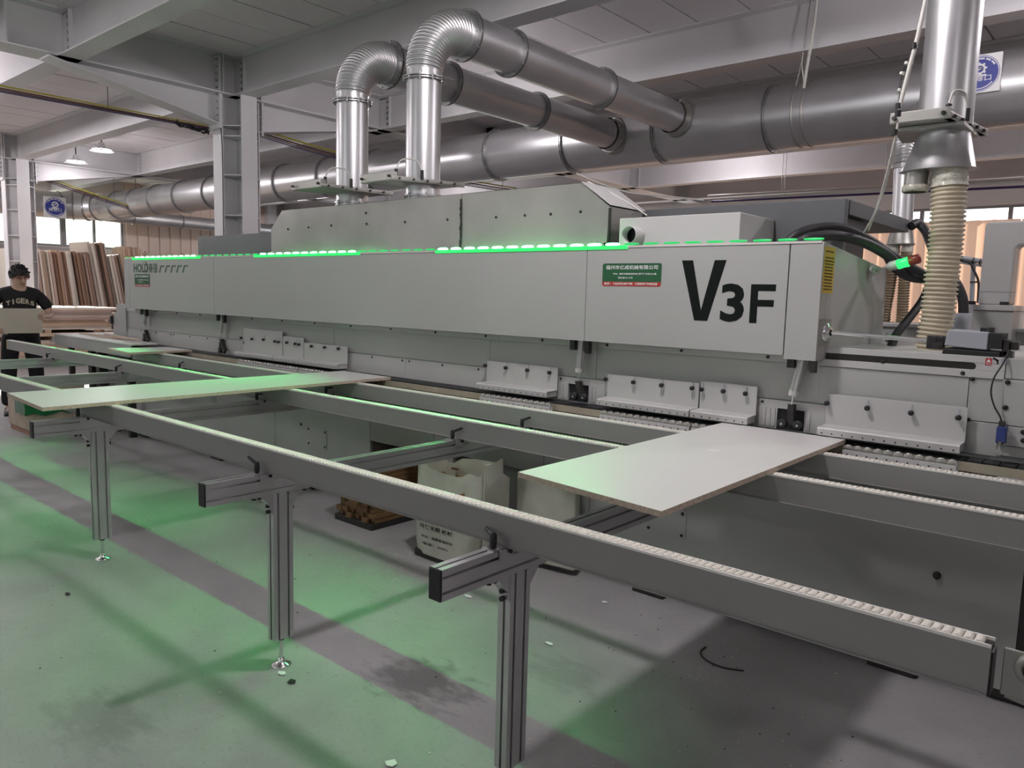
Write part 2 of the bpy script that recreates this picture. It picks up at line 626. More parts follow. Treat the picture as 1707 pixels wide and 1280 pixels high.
MB().box(X1, X1+0.15, Y0, Y1, 0, ZC+0.1).build('wall_right', MT['wall_plain'])['kind'] = 'structure'

# curtains over the back windows
CW = 1.8
mb = MB()
nx = 30
vs = []
for i in range(nx+1):
    xx = CW*i/nx
    yy = 0.035*math.sin(i*1.3)+0.015*math.sin(i*2.9+1)
    vs += [(xx, yy, 0.15), (xx, yy*1.2, 1.6), (xx, yy, 3.13)]
mb.add(vs, [(3*i+j, 3*i+3+j, 3*i+4+j, 3*i+1+j) for i in range(nx) for j in range(2)], True)
cmesh = mb.mesh('curtain', MT['curtain_cloth'])
names = ['hanging just beyond the left end of the machine', 'second along the far windows', 'third along the far windows', 'fourth along the far windows', 'fifth along the far windows', 'sixth along the far windows', 'seventh along the far windows', 'behind the twin brown hoses', 'behind the beige ribbed hose', 'behind the white gantry post']
x = -13.2
i = 0
while x < 3:
    o = link(cmesh, 'curtain', None, (x, 16.82, 0))
    props(o, 'peach curtain glowing with daylight, seen far ' + names[min(i, 9)] if i < 9 else 'peach curtains glowing in daylight behind the white gantry post', 'curtain', 'peach curtains along the far windows')
    x += CW+0.02
    i += 1


# ------------------------------------------------------------------ steel frame
def ibeam_x(x0, x1, yc, zb, zt, fw=0.227, m='steel_paint'):
    mb = MB()
    mb.box(x0, x1, yc-fw/2, yc+fw/2, zb, zb+0.014)
    mb.box(x0, x1, yc-fw/2, yc+fw/2, zt-0.014, zt)
    mb.box(x0, x1, yc-0.006, yc+0.006, zb+0.014, zt-0.014)
    return mb


FX = [-17.0, -9.0, 3.2]
for yc in [-5.3, -3.2, -1.05, 1.1]+BEAMY:
    for (xa, xb) in ((X0, FX[0]-0.02), (FX[0]+0.02, FX[1]-0.02), (FX[1]+0.02, X1)):
        o = ibeam_x(xa, xb, yc, 3.80, ZC).build('ceiling_beam', MT['steel_paint'])
        o['kind'] = 'structure'
        if yc > 0 and xa > -20:
            st = MB()
            for q in ((xa+0.24, xb-0.24) if xb < 0 else (xa+0.24,)):
                st.box(q-0.006, q+0.006, yc-0.045, yc+0.045, 3.814, ZC-0.014)
            st.build('stiffener', MT['steel_paint'], o)
CY = 5.12
HOLE = MT['rack_steel']
for xc in FX:
    fr = MB()
    fr.box(xc-0.18, xc+0.18, Y0, Y1, 3.80, 3.816).box(xc-0.18, xc+0.18, Y0, Y1, ZC-0.016, ZC).box(xc-0.008, xc+0.008, Y0, Y1, 3.816, ZC-0.016)
    g = fr.build('frame_girder', MT['steel_paint'])
    g['kind'] = 'structure'
    st = MB()
    yy = [2.62, 3.19, 4.87, 5.37, 7.37, 9.63, 11.85]
    for q in yy:
        st.box(xc-0.17, xc+0.17, q-0.006, q+0.006, 3.816, ZC-0.016)
    st.build('stiffener', MT['steel_paint'], g)
    # haunches either side of the column
    for sg in (-1, 1):
        ya, yb = CY+sg*0.25, CY+sg*2.12
        za = 3.44
        h = MB()
        h.prism([(xc-0.006, ya, za), (xc-0.006, yb, 3.80), (xc-0.006, ya, 3.80)], (0.012, 0, 0))
        h.prism([(xc-0.13, ya, za), (xc-0.13, yb, 3.785), (xc-0.13, yb, 3.80), (xc-0.13, ya, za+0.015)], (0.26, 0, 0))
        h.build('haunch', MT['steel_paint'], g)
    # bolted end plates
    bo = MB()
    pl = MB()
    for q in (3.19, 5.11, 7.37):
        pl.box(xc+0.02, xc+0.235, q-0.015, q+0.015, 3.84, ZC-0.03)
        for j in range(5):
            z = 3.89+j*0.075
            for dx in (0.205,):
                bo.cyl((xc+dx, q-0.035, z), (xc+dx, q+0.035, z), 0.017, 8)
    for sg in (-1, 1):
        yq = CY+sg*0.28
        pl.box(xc-0.14, xc+0.14, yq-0.012, yq+0.012, 3.40, ZC-0.03)
        for j in range(10):
            z = 3.47+j*0.08
            for dx in (-0.10, 0.10):
                bo.cyl((xc+dx, yq-0.035, z), (xc+dx, yq+0.035, z), 0.013, 8)
    pl.build('end_plate', MT['steel_paint'], g)
    bo.build('bolts', MT['zinc_flange'], g)['kind'] = 'stuff'
    # cruciform column
    c = MB()
    c.box(xc-0.11, xc+0.11, CY-0.25, CY-0.236, 0, 3.80).box(xc-0.11, xc+0.11, CY+0.236, CY+0.25, 0, 3.80).box(xc-0.006, xc+0.006, CY-0.236, CY+0.236, 0, 3.80)
    c.box(xc+0.286, xc+0.30, CY-0.105, CY+0.105, 0, 3.80).box(xc-0.30, xc-0.286, CY-0.105, CY+0.105, 0, 3.80).box(xc-0.286, xc+0.286, CY-0.006, CY+0.006, 0, 3.80)
    co = c.build('steel_column', MT['steel_paint'])
    co['kind'] = 'structure'
    for z in (0.3, 1.1, 1.9, 2.38, 2.86, 3.32, 3.44):
        b = MB()
        for sx in (-1, 1):
            for sy in (-1, 1):
                P = [(xc+sx*0.01, CY+sy*0.01), (xc+sx*0.285, CY+sy*0.01), (xc+sx*0.285, CY+sy*0.10), (xc+sx*0.105, CY+sy*0.235), (xc+sx*0.01, CY+sy*0.235)]
                b.prism([(p[0], p[1], z-0.006) for p in P], (0, 0, 0.012))
        b.build('stiffener', MT['steel_paint'], co)
# thin conduit wire tied down the corner of the middle column
pth = spline([(FX[1]-0.06, CY-0.24, 3.75), (FX[1]+0.1, CY-0.27, 3.5), (FX[1]+0.12, CY-0.26, 3.2), (FX[1]+0.125, CY-0.26, 2.7), (FX[1]+0.12, CY-0.26, 1.9)], 6)
o = MB().tube(pth, 0.006, 6).build('conduit_wire', MT['cable_black'])
props(o, 'thin black wire running down the edge of the white steel column', 'cable')

# hillside outside the left windows
hm = MB()
n = 24
vs = []
for i in range(n+1):
    for j in range(7):
        yy = -25+3.2*i
        h = (5.5+2.5*math.sin(i*0.5)+0.7*math.sin(i*1.9))*math.sin(j/6*PI/2)
        vs.append((-40-4.0*j, yy, -1+h+0.6*math.sin(i*2.1+j*1.7)))
hm.add(vs, [(i*7+j, i*7+j+1, (i+1)*7+j+1, (i+1)*7+j) for i in range(n) for j in range(6)], True)
o = hm.build('hillside_outside', MT['hill_green'])
o['kind'] = 'structure'
MB().box(-75, -22.3, -30, 60, -1.2, -1.0).build('ground_outside', MT['hill_green'])['kind'] = 'structure'
# ------------------------------------------------------------------ the roller table
ROLZ = 0.90      # top of the rollers
rt = thing('roller_table', 'long grey roller conveyor table on aluminium legs, beside the machine', 'conveyor table', (-2.59, 1.63, 0))
BEAMS = [(1.567, -9.3, -0.193, 'front'), (2.610, -9.24, 0.35, 'middle'), (3.132, -7.45, 0.35, 'rear')]
R_ROL, P_ROL = 0.0084, 0.018
roller_mesh = MB().lathe((0, -0.0175, 0), (0, 1, 0), [(0.004, 0), (R_ROL-0.001, 0.0), (R_ROL, 0.0012), (R_ROL, 0.0338), (R_ROL-0.001, 0.035), (0.004, 0.035)], 12, cap0=True, cap1=True).mesh('roller', MT['roller_white'])
for (yf, xa, xb, nm), lim in zip(BEAMS, (-1.75, -1.1, -1.1)):
    zt, zb = ROLZ-0.008, 0.802
    t = 0.044
    b = MB()
    # folded channel body, open at the ends, with a tray for the rollers
    b.box(xa, xb, yf, yf+0.003, zb, zt-0.001).box(xa, xb, yf+t-0.003, yf+t, zb, zt-0.001)
    b.box(xa, xb, yf, yf+t, zb, zb+0.003).box(xa, xb, yf+0.003, yf+t-0.003, zt-0.020, zt-0.017)
    b.box(xa, xa+0.003, yf, yf+t, zb, zt-0.01)
    b.box(xa, xb, yf-0.006, yf, zb, zb+0.003)
    bo = b.build('roller_beam', MT['beam_grey'], rt)
    for yy in (yf-0.0008, yf+t-0.0032):
        MB().box(xa, xb, yy, yy+0.004, zt-0.0015, zt+0.0055).build('side_rail', MT['rail_white'], bo, bevel=0.001)
    x = xb-0.022
    yc = yf+t/2
    far = MB()
    while x > xa+0.02:
        if x > lim:
            link(roller_mesh, 'roller', bo, (x, yc, ROLZ-R_ROL))
        else:
            far.cyl((x, yc-0.0175, ROLZ-R_ROL), (x, yc+0.0175, ROLZ-R_ROL), R_ROL, 7)
        x -= P_ROL
    far.build('roller_row', MT['roller_white'], bo)['kind'] = 'stuff'
    if nm == 'front':
        MB().box(xb-0.001, xb+0.004, yf+0.001, yf+t-0.001, zb-0.003, zt-0.008).build('end_cap', MT['black_plastic'], bo, bevel=0.002)
    if nm == 'middle':
        MB().box(xa-0.012, xa, yf, yf+t, zb, zt).build('end_cap', MT['yellow_print'], bo)['label'] = 'yellow end cap'
# cross bars and legs of grooved aluminium profile
CX_ = [(-7.98, False), (-6.44, True), (-4.335, True), (-2.585, True), (-1.372, True)]


def profile_bar(mb, p0, p1, a, b, ga, gb):
    """slotted bar from p0 to p1, section (2a along ua) x (2b along ub); ga/gb groove offsets on the faces"""
    p0, p1 = Vector(p0), Vector(p1)
    d = (p1-p0).normalized()
    if abs(d.z) > 0.9: ua, ub = Vector((1, 0, 0)), Vector((0, 1, 0))
    else: ua, ub = Vector((1, 0, 0)), Vector((0, 0, 1))
    g, dp = 0.0042, 0.013
    def side(h, offs):
        out = [(-h, 0)]
        for o_ in offs:
            out += [(o_-g, 0), (o_-g, dp), (o_+g, dp), (o_+g, 0)]
        return out
    P = []
    for s, inn in side(a, ga): P.append(ua*s-ub*(b-inn))
    for s, inn in side(b, gb): P.append(ua*(a-inn)+ub*s)
    for s, inn in side(a, ga): P.append(-ua*s+ub*(b-inn))
    for s, inn in side(b, gb): P.append(-ua*(a-inn)-ub*s)
    n = len(P)
    mb.add([p0+q for q in P]+[p1+q for q in P], [(i, (i+1) % n, n+(i+1) % n, n+i) for i in range(n)])
    # end skins with a plain rectangle just inside
    return mb


lever_parts = {}


def lever(parent, x, y, z, ang, tilt=0.35):
    """black clamping lever: hub, arm and screw"""
    c = Vector((x, y, z))
    ax = Vector((math.cos(ang), math.sin(ang), tilt)).normalized()
    m = MB()
    m.lathe(c, (0, 0, 1), [(0.009, 0), (0.0105, 0.012), (0.010, 0.036), (0.006, 0.042)], 12, cap0=True, cap1=True)
    m.cyl(c+Vector((0, 0, 0.033)), c+Vector((0, 0, 0.033))+ax*0.052, 0.0075, 10, r1=0.0055)
    m.cyl(c+Vector((0, 0, -0.012)), c, 0.006, 8)
    m.build('clamp_lever', MT['black_plastic'], parent)


for i, (xc, leg) in enumerate(CX_):
    ya, yb = 1.318, 3.335
    m = MB()
    profile_bar(m, (xc, ya, 0.757), (xc, yb, 0.757), 0.0225, 0.0425, (0.0,), (-0.021, 0.021))
    m.box(xc-0.0215, xc+0.0215, ya+0.001, ya+0.002, 0.716, 0.798)
    cb = m.build('cross_bar', MT['aluminium'], rt)
    MB().box(xc-0.0225, xc+0.0225, ya-0.006, ya+0.001, 0.714, 0.80).build('end_cap', MT['black_plastic'], cb, bevel=0.003)
    for (yf, xa, xb, nm) in BEAMS:
        if xc < xa: continue
        # clamp plate and lever where a beam crosses
        cl = MB().box(xc-0.0225, xc+0.0225, yf-0.055, yf+0.09, 0.798, 0.803)
        cl.box(xc+0.024, xc+0.030, yf-0.035, yf+0.02, 0.77, 0.80)
        cl.build('clamp_plate', MT['aluminium'], cb)
        lever(cb, xc+0.002, yf-0.034, 0.805, (3.0 if yf < 2 else 0.3)+0.3*math.sin(i*3.1+yf*7), 0.45 if i % 2 else 0.12)
        MB().cyl((xc+0.023, yf+0.005, 0.792), (xc+0.036, yf+0.005, 0.792), 0.007, 8).build('clamp_screw', MT['black_plastic'], cb)
    if leg:
        yl = 1.632
        m = MB()
        profile_bar(m, (xc, yl, 0.118), (xc, yl, 0.714), 0.0225, 0.0435, (0.0,), (-0.022, 0.022))
        m.box(xc-0.0215, xc+0.0215, yl-0.042, yl+0.042, 0.119, 0.120)
        lg = m.build('leg', MT['aluminium'], rt)
        bo = MB()
        for sg in (-1, 1):
            yy = yl+sg*0.0435
            br = MB()
            br.prism([(xc-0.018, yy, 0.714), (xc-0.018, yy+sg*0.05, 0.714), (xc-0.018, yy, 0.655)], (0.036, 0, 0))
            br.box(xc-0.02, xc+0.02, min(yy, yy+sg*0.004), max(yy, yy+sg*0.004), 0.635, 0.714)
            br.box(xc-0.02, xc+0.02, min(yy, yy+sg*0.078), max(yy, yy+sg*0.078), 0.710, 0.714)
            br.build('corner_bracket', MT['aluminium'], lg)
            for z in (0.665, 0.642):
                bo.cyl((xc, yy, z), (xc, yy+sg*0.016, z), 0.008, 8)
            for dy in (0.045, 0.068):
                bo.cyl((xc, yy+sg*dy, 0.714), (xc, yy+sg*dy, 0.699), 0.008, 8)
        bo.build('bolts', MT['black_plastic'], lg)['kind'] = 'stuff'
        MB().cyl((xc, yl, 0.108), (xc, yl, 0.12), 0.013, 10).build('leg_nut', MT['black_plastic'], lg)
        ft = MB()
        ft.cyl((xc, yl, 0.02), (xc, yl, 0.11), 0.0075, 10)
        ft.lathe((xc, yl, 0), (0, 0, 1), [(0.039, 0), (0.040, 0.004), (0.034, 0.008), (0.018, 0.014), (0.013, 0.020), (0.013, 0.03), (0.0075, 0.032)], 28, cap0=True)
        ft.build('levelling_foot', MT['chrome'], lg)
# pivot plate on the near end of the front beam
pb = MB()
pb.box(-0.176, 0.12, 1.585, 1.592, 0.805, 0.893)
pb.build('hinge_plate', MT['zinc_dull'], rt, bevel=0.002)
pv = MB()
c = Vector((-0.128, 1.574, 0.866))
pv.lathe(c, (0, 1, 0), [(0.008, -0.004), (0.0135, -0.004), (0.0145, 0.0), (0.0145, 0.011)], 20, cap0=True)
pv.build('hinge_pin', MT['chrome'], rt)
pk = MB().lathe(c+Vector((0, 0.004, 0)), (0, 1, 0), [(0.018, -0.002), (0.029, -0.002), (0.030, 0.0), (0.030, 0.012)], 28)
pk.box(c.x, 0.12, 1.577, 1.589, 0.845, 0.895)
pk.build('hinge_eye', MT['zinc_dull'], rt)
m = MB()
profile_bar(m, (0.02, 1.36, 0.76), (0.02, 3.3, 0.76), 0.0225, 0.0425, (0.0,), (-0.021, 0.021))
m.box(-0.0015, 0.0415, 1.361, 1.362, 0.72, 0.80)
m.build('cross_bar', MT['aluminium'], rt)
m = MB()
m.prism([(-0.17, 1.60, 0.803), (0.12, 1.60, 0.803), (0.12, 1.60, 0.76), (-0.10, 1.60, 0.785), (-0.17, 1.60, 0.795)], (0, 0.012, 0))
m.build('hinge_bracket', MT['zinc_dull'], rt)

# ------------------------------------------------------------------ boards on the table


def sheet_board(name, label, quad, z0, th, cat='board', group=None, mats=('laminate', 'chipboard')):
    P = [Vector((q[0], q[1], z0)) for q in quad]
    c = sum(P, Vector())/4
    o = thing(name, label, cat, c, group)
    mb = MB()
    up = Vector((0, 0, th))
    mb.mat(0).add([p+up for p in P], [(0, 1, 2, 3)]).add(P, [(3, 2, 1, 0)])
    mb.mat(1).add(P+[p+up for p in P], [(i, (i+1) % 4, 4+(i+1) % 4, 4+i) for i in range(4)])
    D.objects.remove(o)
    me = mb.mesh(name, [MT[m] for m in mats], c)
    ob = link(me, name, None, c)
    return props(ob, label, cat, group)


bA = sheet_board('white_board', 'wide white laminate board lying across the rollers below the large lettering', [(-1.60, 1.905), (-1.022, 1.838), (-1.028, 3.424), (-1.598, 3.424)], ROLZ, 0.018)
bB = sheet_board('white_board', 'long narrow white laminate board crossing all three roller beams, tinted green', [(-4.63, 1.297), (-3.985, 1.257), (-4.045, 3.425), (-4.57, 3.425)], ROLZ, 0.018)
bC = sheet_board('white_board', 'short white board at the far end of the table beside the lettered hood', [(-7.42, 2.90), (-6.83, 2.85), (-6.86, 3.425), (-7.30, 3.425)], ROLZ, 0.018)
tag_ = MB().box(-1.335, -1.285, 2.735, 2.765, ROLZ+0.0183, ROLZ+0.0190).build('paper_label', MT['white_print'])
props(tag_, 'small white paper slip lying on the wide white board', 'paper slip')
# ------------------------------------------------------------------ the edge banding machine
mc = thing('edge_banding_machine', 'long white panel edge banding machine with a green light strip along its hood', 'machine', (-4.5, 3.9, 0))
HY, FY = 3.43, 3.55
XL, XR = -8.83, 0.9
W_, G_, PW = MT['machine_white'], MT['machine_grey'], MT['plate_white']
# base cabinet: front plates with two chip openings
BY = 3.34
base = MB()
base.box(XL+0.25, -4.17, BY+0.03, 4.55, 0.05, 0.84).box(-3.505, XR, BY+0.15, 4.55, 0.05, 0.84).box(-4.17, -3.505, BY+0.03, 4.55, 0.5, 0.84).box(-4.17, -3.505, BY+0.45, 4.55, 0.05, 0.5)
ob_base = base.build('base_frame', G_, mc)
plates = [(-8.55, -6.9, 0.05, 0.82), (-6.895, -5.35, 0.05, 0.82), (-5.345, -4.16, 0.05, 0.82),
          (-4.155, -3.52, 0.47, 0.82), (-3.515, -3.34, 0.05, 0.82), (-3.335, -2.62, 0.50, 0.82), (-2.615, -2.30, 0.05, 0.82),
          (-2.295, -0.335, 0.05, 0.82), (-0.27, XR, 0.05, 0.82)]
for (a, b, z0, z1) in plates:
    MB().box(a, b, BY, BY+0.03, z0, z1).build('front_plate', G_, mc, bevel=0.002)
MB().box(-0.90, -0.36, BY-0.012, BY, 0.618, 0.626).build('front_plate_lip', PW, mc)
MB().box(-0.333, -0.272, BY+0.004, BY+0.03, 0.05, 0.82).build('front_gap', MT['dark_metal'], mc)
MB().box(-8.5, XR, BY+0.012, 4.5, 0.012, 0.05).build('plinth', MT['dark_metal'], mc)
for xf in (-7.7, -6.25, -4.9, -3.2, -1.9, -0.75):
    MB().box(xf-0.09, xf+0.09, BY-0.03, BY+0.12, 0.0, 0.035).build('machine_foot', MT['dark_metal'], mc, bevel=0.004)
# bolted inspection covers on the base
scr = MB()


def screw(x, y, z, r=0.008, h=0.006):
    scr.lathe((x, y, z), (0, -1, 0), [(r, 0), (r, h*0.6), (r*0.6, h), (0.001, h*0.8)], 8)


for (a, b, z0, z1) in ((-4.905, -4.66, 0.325, 0.475), (-1.945, -1.718, 0.325, 0.475), (-3.31, -3.10, 0.53, 0.68)):
    pts = []
    r = 0.018
    for cx, cz, s in ((b-r, z1-r, 0), (a+r, z1-r, 1), (a+r, z0+r, 2), (b-r, z0+r, 3)):
        for q in range(4):
            an = (s+q/3)*PI/2
            pts.append((cx+r*math.cos(an), BY, cz+r*math.sin(an)))
    MB().prism(pts, (0, -0.004, 0)).build('inspection_cover', G_, mc)
    for x_ in (a+0.02, b-0.02):
        for z_ in (z0+0.02, z1-0.02): screw(x_, BY-0.004, z_)
screw(-0.617, BY, 0.44, 0.016, 0.014)
screw(-4.99, BY, 0.475, 0.012)
# bed: roller brackets, chain, guide
MB().box(XL+0.05, XR, 3.21, 3.62, 0.835, 0.85).build('bed_plate', PW, mc)
MB().box(XL+0.05, XR, 3.405, 3.53, 0.85, 0.885).build('chain_guide', MT['dark_metal'], mc)
pad = MB().box(-0.026, 0.026, -0.045, 0.045, 0, 0.015).box(-0.012, 0.012, -0.052, -0.045, 0.0, 0.010).mesh('chain_pad', MT['black_rubber'])
x = XL+0.15
while x < 0.4:
    link(pad, 'chain_pad', mc, (x, 3.478, 0.885))
    x += 0.0565
MB().box(XL+0.1, XR, 3.392, 3.404, 0.862, 0.897).build('support_rail', MT['track_olive'], mc)
wheel = MB().lathe((0, 0, 0), (0, 1, 0), [(0.004, 0), (0.020, 0), (0.0215, 0.002), (0.0215, 0.010), (0.020, 0.012), (0.004, 0.012)], 16, cap0=True, cap1=True).mesh('support_wheel', MT['zinc_dull'])


def roller_bracket(xa, xb):
    b = MB().box(xa, xb, 3.332, 3.336, 0.85, 0.889).box(xa, xb, 3.356, 3.359, 0.85, 0.895).box(xb-0.004, xb, 3.332, 3.359, 0.85, 0.895)
    bo = b.build('roller_bracket', PW, mc, bevel=0.0012)
    n_ = max(2, int(round((xb-xa)/0.0405)))
    for k in range(n_):
        xx = xa+(k+0.5)*(xb-xa)/n_
        link(wheel, 'support_wheel', bo, (xx, 3.340, ROLZ-0.001-0.0215+0.012))
        scr.cyl((xx, 3.332, 0.872), (xx, 3.3295, 0.872), 0.0035, 6)


# lower face under the hood
MB().box(XL, XR, FY+0.012, 4.55, 0.88, 1.29).build('lower_body', W_, mc)
seg = [XL+0.28, -6.45, -4.86, -3.24, -2.43, -1.195]
for a, b in zip(seg[:-1], seg[1:]):
    MB().box(a+0.0015, b-0.0015, FY+0.002, FY+0.012, 1.045, 1.218).build('face_panel', W_, mc)
seg = [XL+0.28, -6.9, -5.9, -5.0, -4.07, -3.16, -2.43, -1.195]
for a, b in zip(seg[:-1], seg[1:]):
    MB().box(a+0.0015, b-0.0015, FY-0.006, FY+0.012, 1.2205, 1.262).build('face_band', PW, mc)
x = -8.3
while x < -1.3:
    screw(x, FY-0.006, 1.240, 0.008)
    x += 0.457
# skirt panels with openings for the pressure wheels
WP = [dict(op=(238, 248, 560), top=(243.6, 518), col=(241, 541), rod=(242, 551), wh=((240.5, 566), (246, 567))),
      dict(op=(364.7, 376.5, 576), top=(372.4, 528), col=(367.3, 555.5), rod=(368, 566), wh=((366.5, 581), (374, 582.5))),
      dict(op=(946.6, 981, 655), top=(971, 575), col=(965.3, 617), rod=(963, 637), wh=((956.5, 664), (972.7, 666))),
      dict(op=(1295, 1341, 695), top=(1339, 605), col=(1323, 655), rod=(1319, 676), wh=((1304, 702), (1330, 706)))]
WR = [(ony(d_['op'][0], d_['op'][2], FY-0.008).x, ony(d_['op'][1], d_['op'][2], FY-0.008).x) for d_ in WP]
sk = [(-8.55, -7.5), (-7.497, -6.2), (-6.197, -4.762), (-4.759, -4.03), (-4.027, -3.27), (-3.267, -2.71), (-2.707, -2.36), (-2.357, -1.50), (-1.497, -1.155)]
for a, b in sk:
    m = MB()
    u = a
    for (wa, wb) in WR:
        if not a < wa < b: continue
        m.box(u, wa, FY-0.008, FY+0.012, 0.905, 1.041).box(wa, wb, FY-0.008, FY+0.012, 1.003, 1.041)
        u = wb
    m.box(u, b, FY-0.008, FY+0.012, 0.905, 1.041)
    m.build('skirt_panel', PW, mc)
    xx = a+0.04
    while xx < b:
        screw(xx, FY-0.008, 1.026, 0.007)
        xx += 0.33
WY = 3.50
for (wa, wb), d_ in zip(WR, WP):
    near = wa > -3
    MB().box(wa, wb, FY+0.0075, FY+0.0119, 0.905, 1.003).build('wheel_opening', MT['black_rubber'], mc)
    if near:
        nsl = (4, 1) if wa > -2 else (2, 2)
        for k in range(nsl[0]):
            MB().box(wa-0.004-0.023*(k+1), wa-0.008-0.023*k, FY-0.011, FY-0.008, 0.915, 1.0).build('vent_slat', PW, mc)
        for k in range(nsl[1]):
            MB().box(wb+0.008+0.023*k, wb+0.004+0.023*(k+1), FY-0.011, FY-0.008, 0.915, 1.0).build('vent_slat', PW, mc)
    # pneumatic pressure cylinder leaning down to a pair of wheels
    top, low, rodend = ony(*d_['top'], WY-0.005), ony(*d_['col'], WY-0.005), ony(*d_['rod'], WY-0.002)
    top.z = 1.275
    d = (low-top).normalized()
    cy = MB()
    for dx, dy in ((-0.009, -0.009), (0.009, -0.009), (-0.009, 0.009), (0.009, 0.009)):
        cy.cyl(top+Vector((dx, dy, 0)), low+Vector((dx, dy, 0)), 0.008, 8)
    cy.cyl(top, low, 0.0135, 12)
    cyo = cy.build('pressure_cylinder', MT['aluminium'], mc)
    MB().cyl(low-d*0.012, low+d*0.012, 0.022, 14).build('cylinder_collar', PW, cyo)
    MB().cyl(low, rodend, 0.0055, 8).build('cylinder_rod', MT['chrome'], cyo)
    w1, w2 = ony(*d_['wh'][0], WY-0.02), ony(*d_['wh'][1], WY-0.02)
    cx = (w1.x+w2.x)/2
    zw = 0.9415
    fk = MB()
    fk.prism([(rodend.x-0.014, WY-0.012, rodend.z+0.006), (rodend.x+0.014, WY-0.012, rodend.z+0.006), (cx+0.012, WY-0.012, 0.955), (cx+0.030, WY-0.012, 0.938), (cx-0.030, WY-0.012, 0.938), (cx-0.018, WY-0.012, 0.955)], (0, 0.035, 0))
    fk.build('wheel_fork', MT['dark_metal'], cyo, bevel=0.002)
    for q in (w1, w2):
        MB().lathe((q.x, WY-0.032, zw), (0, 1, 0), [(0.005, 0.002), (0.017, 0.0), (0.0225, 0.002), (0.0225, 0.020), (0.018, 0.022)], 18, cap0=True, cap1=True).build('pressure_wheel', MT['black_rubber'], cyo)
        MB().lathe((q.x, WY-0.0325, zw), (0, 1, 0), [(0.006, -0.001), (0.0065, 0.001)], 12, cap0=True).build('wheel_hub', MT['zinc_flange'], cyo)
    hx = top.x
    MB().box(hx-0.062, hx-0.030, HY+0.03, HY+0.06, 1.205, 1.272).build('hanger_block', MT['dark_metal'], mc)
    MB().prism([(hx+0.034, HY+0.03, 1.272), (hx+0.066, HY+0.03, 1.272), (hx+0.066, HY+0.03, 1.19), (hx+0.046, HY+0.03, 1.19), (hx+0.034, HY+0.03, 1.205)], (0, 0.03, 0)).build('hanger_block', MT['dark_metal'], mc)

# guards with slotted back plates over the chain
GY = 3.515


def guard(pxl, pxr, z1, knobs, z0=0.957):
    xa, xb = pxl, pxr
    pl = MB().box(xa, xb, GY, GY+0.004, z0, z1)
    po = pl.build('guard_plate', PW, mc, bevel=0.0012)
    lip = MB()
    ly = 3.418
    lip.prism([(xa, GY+0.004, z0+0.004), (xa, ly+0.006, z0), (xa, ly, z0-0.006), (xa, ly, 0.9235), (xa, ly+0.004, 0.9235), (xa, ly+0.004, z0-0.008), (xa, ly+0.008, z0-0.004), (xa, GY+0.004, z0-0.002)], (xb-xa, 0, 0))
    lip.prism([(xa+0.003, GY, z0-0.003), (xa+0.003, ly+0.004, z0-0.005), (xa+0.003, ly+0.004, 0.9235), (xa+0.003, GY, 0.9235)], (0.004, 0, 0))
    lip.prism([(xb-0.007, GY, z0-0.003), (xb-0.007, ly+0.004, z0-0.005), (xb-0.007, ly+0.004, 0.9235), (xb-0.007, GY, 0.9235)], (0.004, 0, 0))
    lo = lip.build('guard_lip', PW, mc)
    n_ = max(3, int((xb-xa)/0.040))
    for k in range(n_):
        xx = xa+(k+0.5)*(xb-xa)/n_
        scr.cyl((xx, ly, 0.934), (xx, ly-0.0015, 0.934), 0.0035, 6)
    for kx, kz in knobs:
        s = MB().prism([(kx-0.0045, GY, kz), (kx+0.0045, GY, kz), (kx+0.0045, GY, kz+0.030), (kx, GY, kz+0.034), (kx-0.0045, GY, kz+0.030)], (0, -0.0006, 0))
        s.build('slot', MT['motor_grey'], po)
        kb = MB().lathe((kx, GY, kz), (0, -1, 0), [(0.006, 0), (0.006, 0.010), (0.0115, 0.012), (0.0115, 0.022), (0.006, 0.024)], 10, cap1=True)
        kb.build('clamp_knob', MT['black_plastic'], po)


def kn(*px):
    out = []
    for q in px:
        p = ony(q[0], q[1], GY-0.012)
        out.append((p.x, p.z))
    return out


gx = lambda x_, y_: ony(x_, y_, 3.46).x
guard(gx(397, 580), gx(461, 588), 1.155, kn((402, 563), (420, 565), (439, 566), (458, 569)))
guard(gx(462, 588), gx(496, 592), 1.12, kn((464, 570), (478, 571), (492, 573)))
guard(gx(497, 592), gx(569, 602), 1.085, kn((498, 574), (519, 577), (541, 579), (564, 581)))
guard(gx(801, 636), gx(919, 648), 1.09, kn((809, 609), (843, 613), (879, 617), (916, 621)))
guard(gx(1002, 660), gx(1155, 679), 1.085, kn((1010, 632), (1056, 637), (1103, 642), (1154, 647)))
guard(gx(1157, 680), gx(1252, 690), 1.098, kn((1170, 649), (1206, 652), (1243, 656)))
guard(gx(1368, 705), gx(1604, 738), 1.098, kn((1379, 672), (1446, 680), (1519, 688), (1598, 696)))
bxp = lambda x_, y_: ony(x_, y_, 3.334).x
roller_bracket(bxp(1405, 745), bxp(1596, 775))
roller_bracket(bxp(1152, 712), bxp(1255, 726))
roller_bracket(bxp(1000, 683), bxp(1150, 706))
roller_bracket(bxp(800, 658), bxp(917, 672))
roller_bracket(bxp(497, 607), bxp(572, 618))
roller_bracket(bxp(395, 594), bxp(495, 606))
MB().box(-0.44, 0.4, 3.215, 3.27, 0.85, 0.885).build('outfeed_block', MT['motor_grey'], mc, bevel=0.004)
for x_ in (-0.425, -0.385):
    MB().box(x_, x_+0.022, 3.213, 3.218, 0.858, 0.878).build('block_slot', MT['black_rubber'], mc)

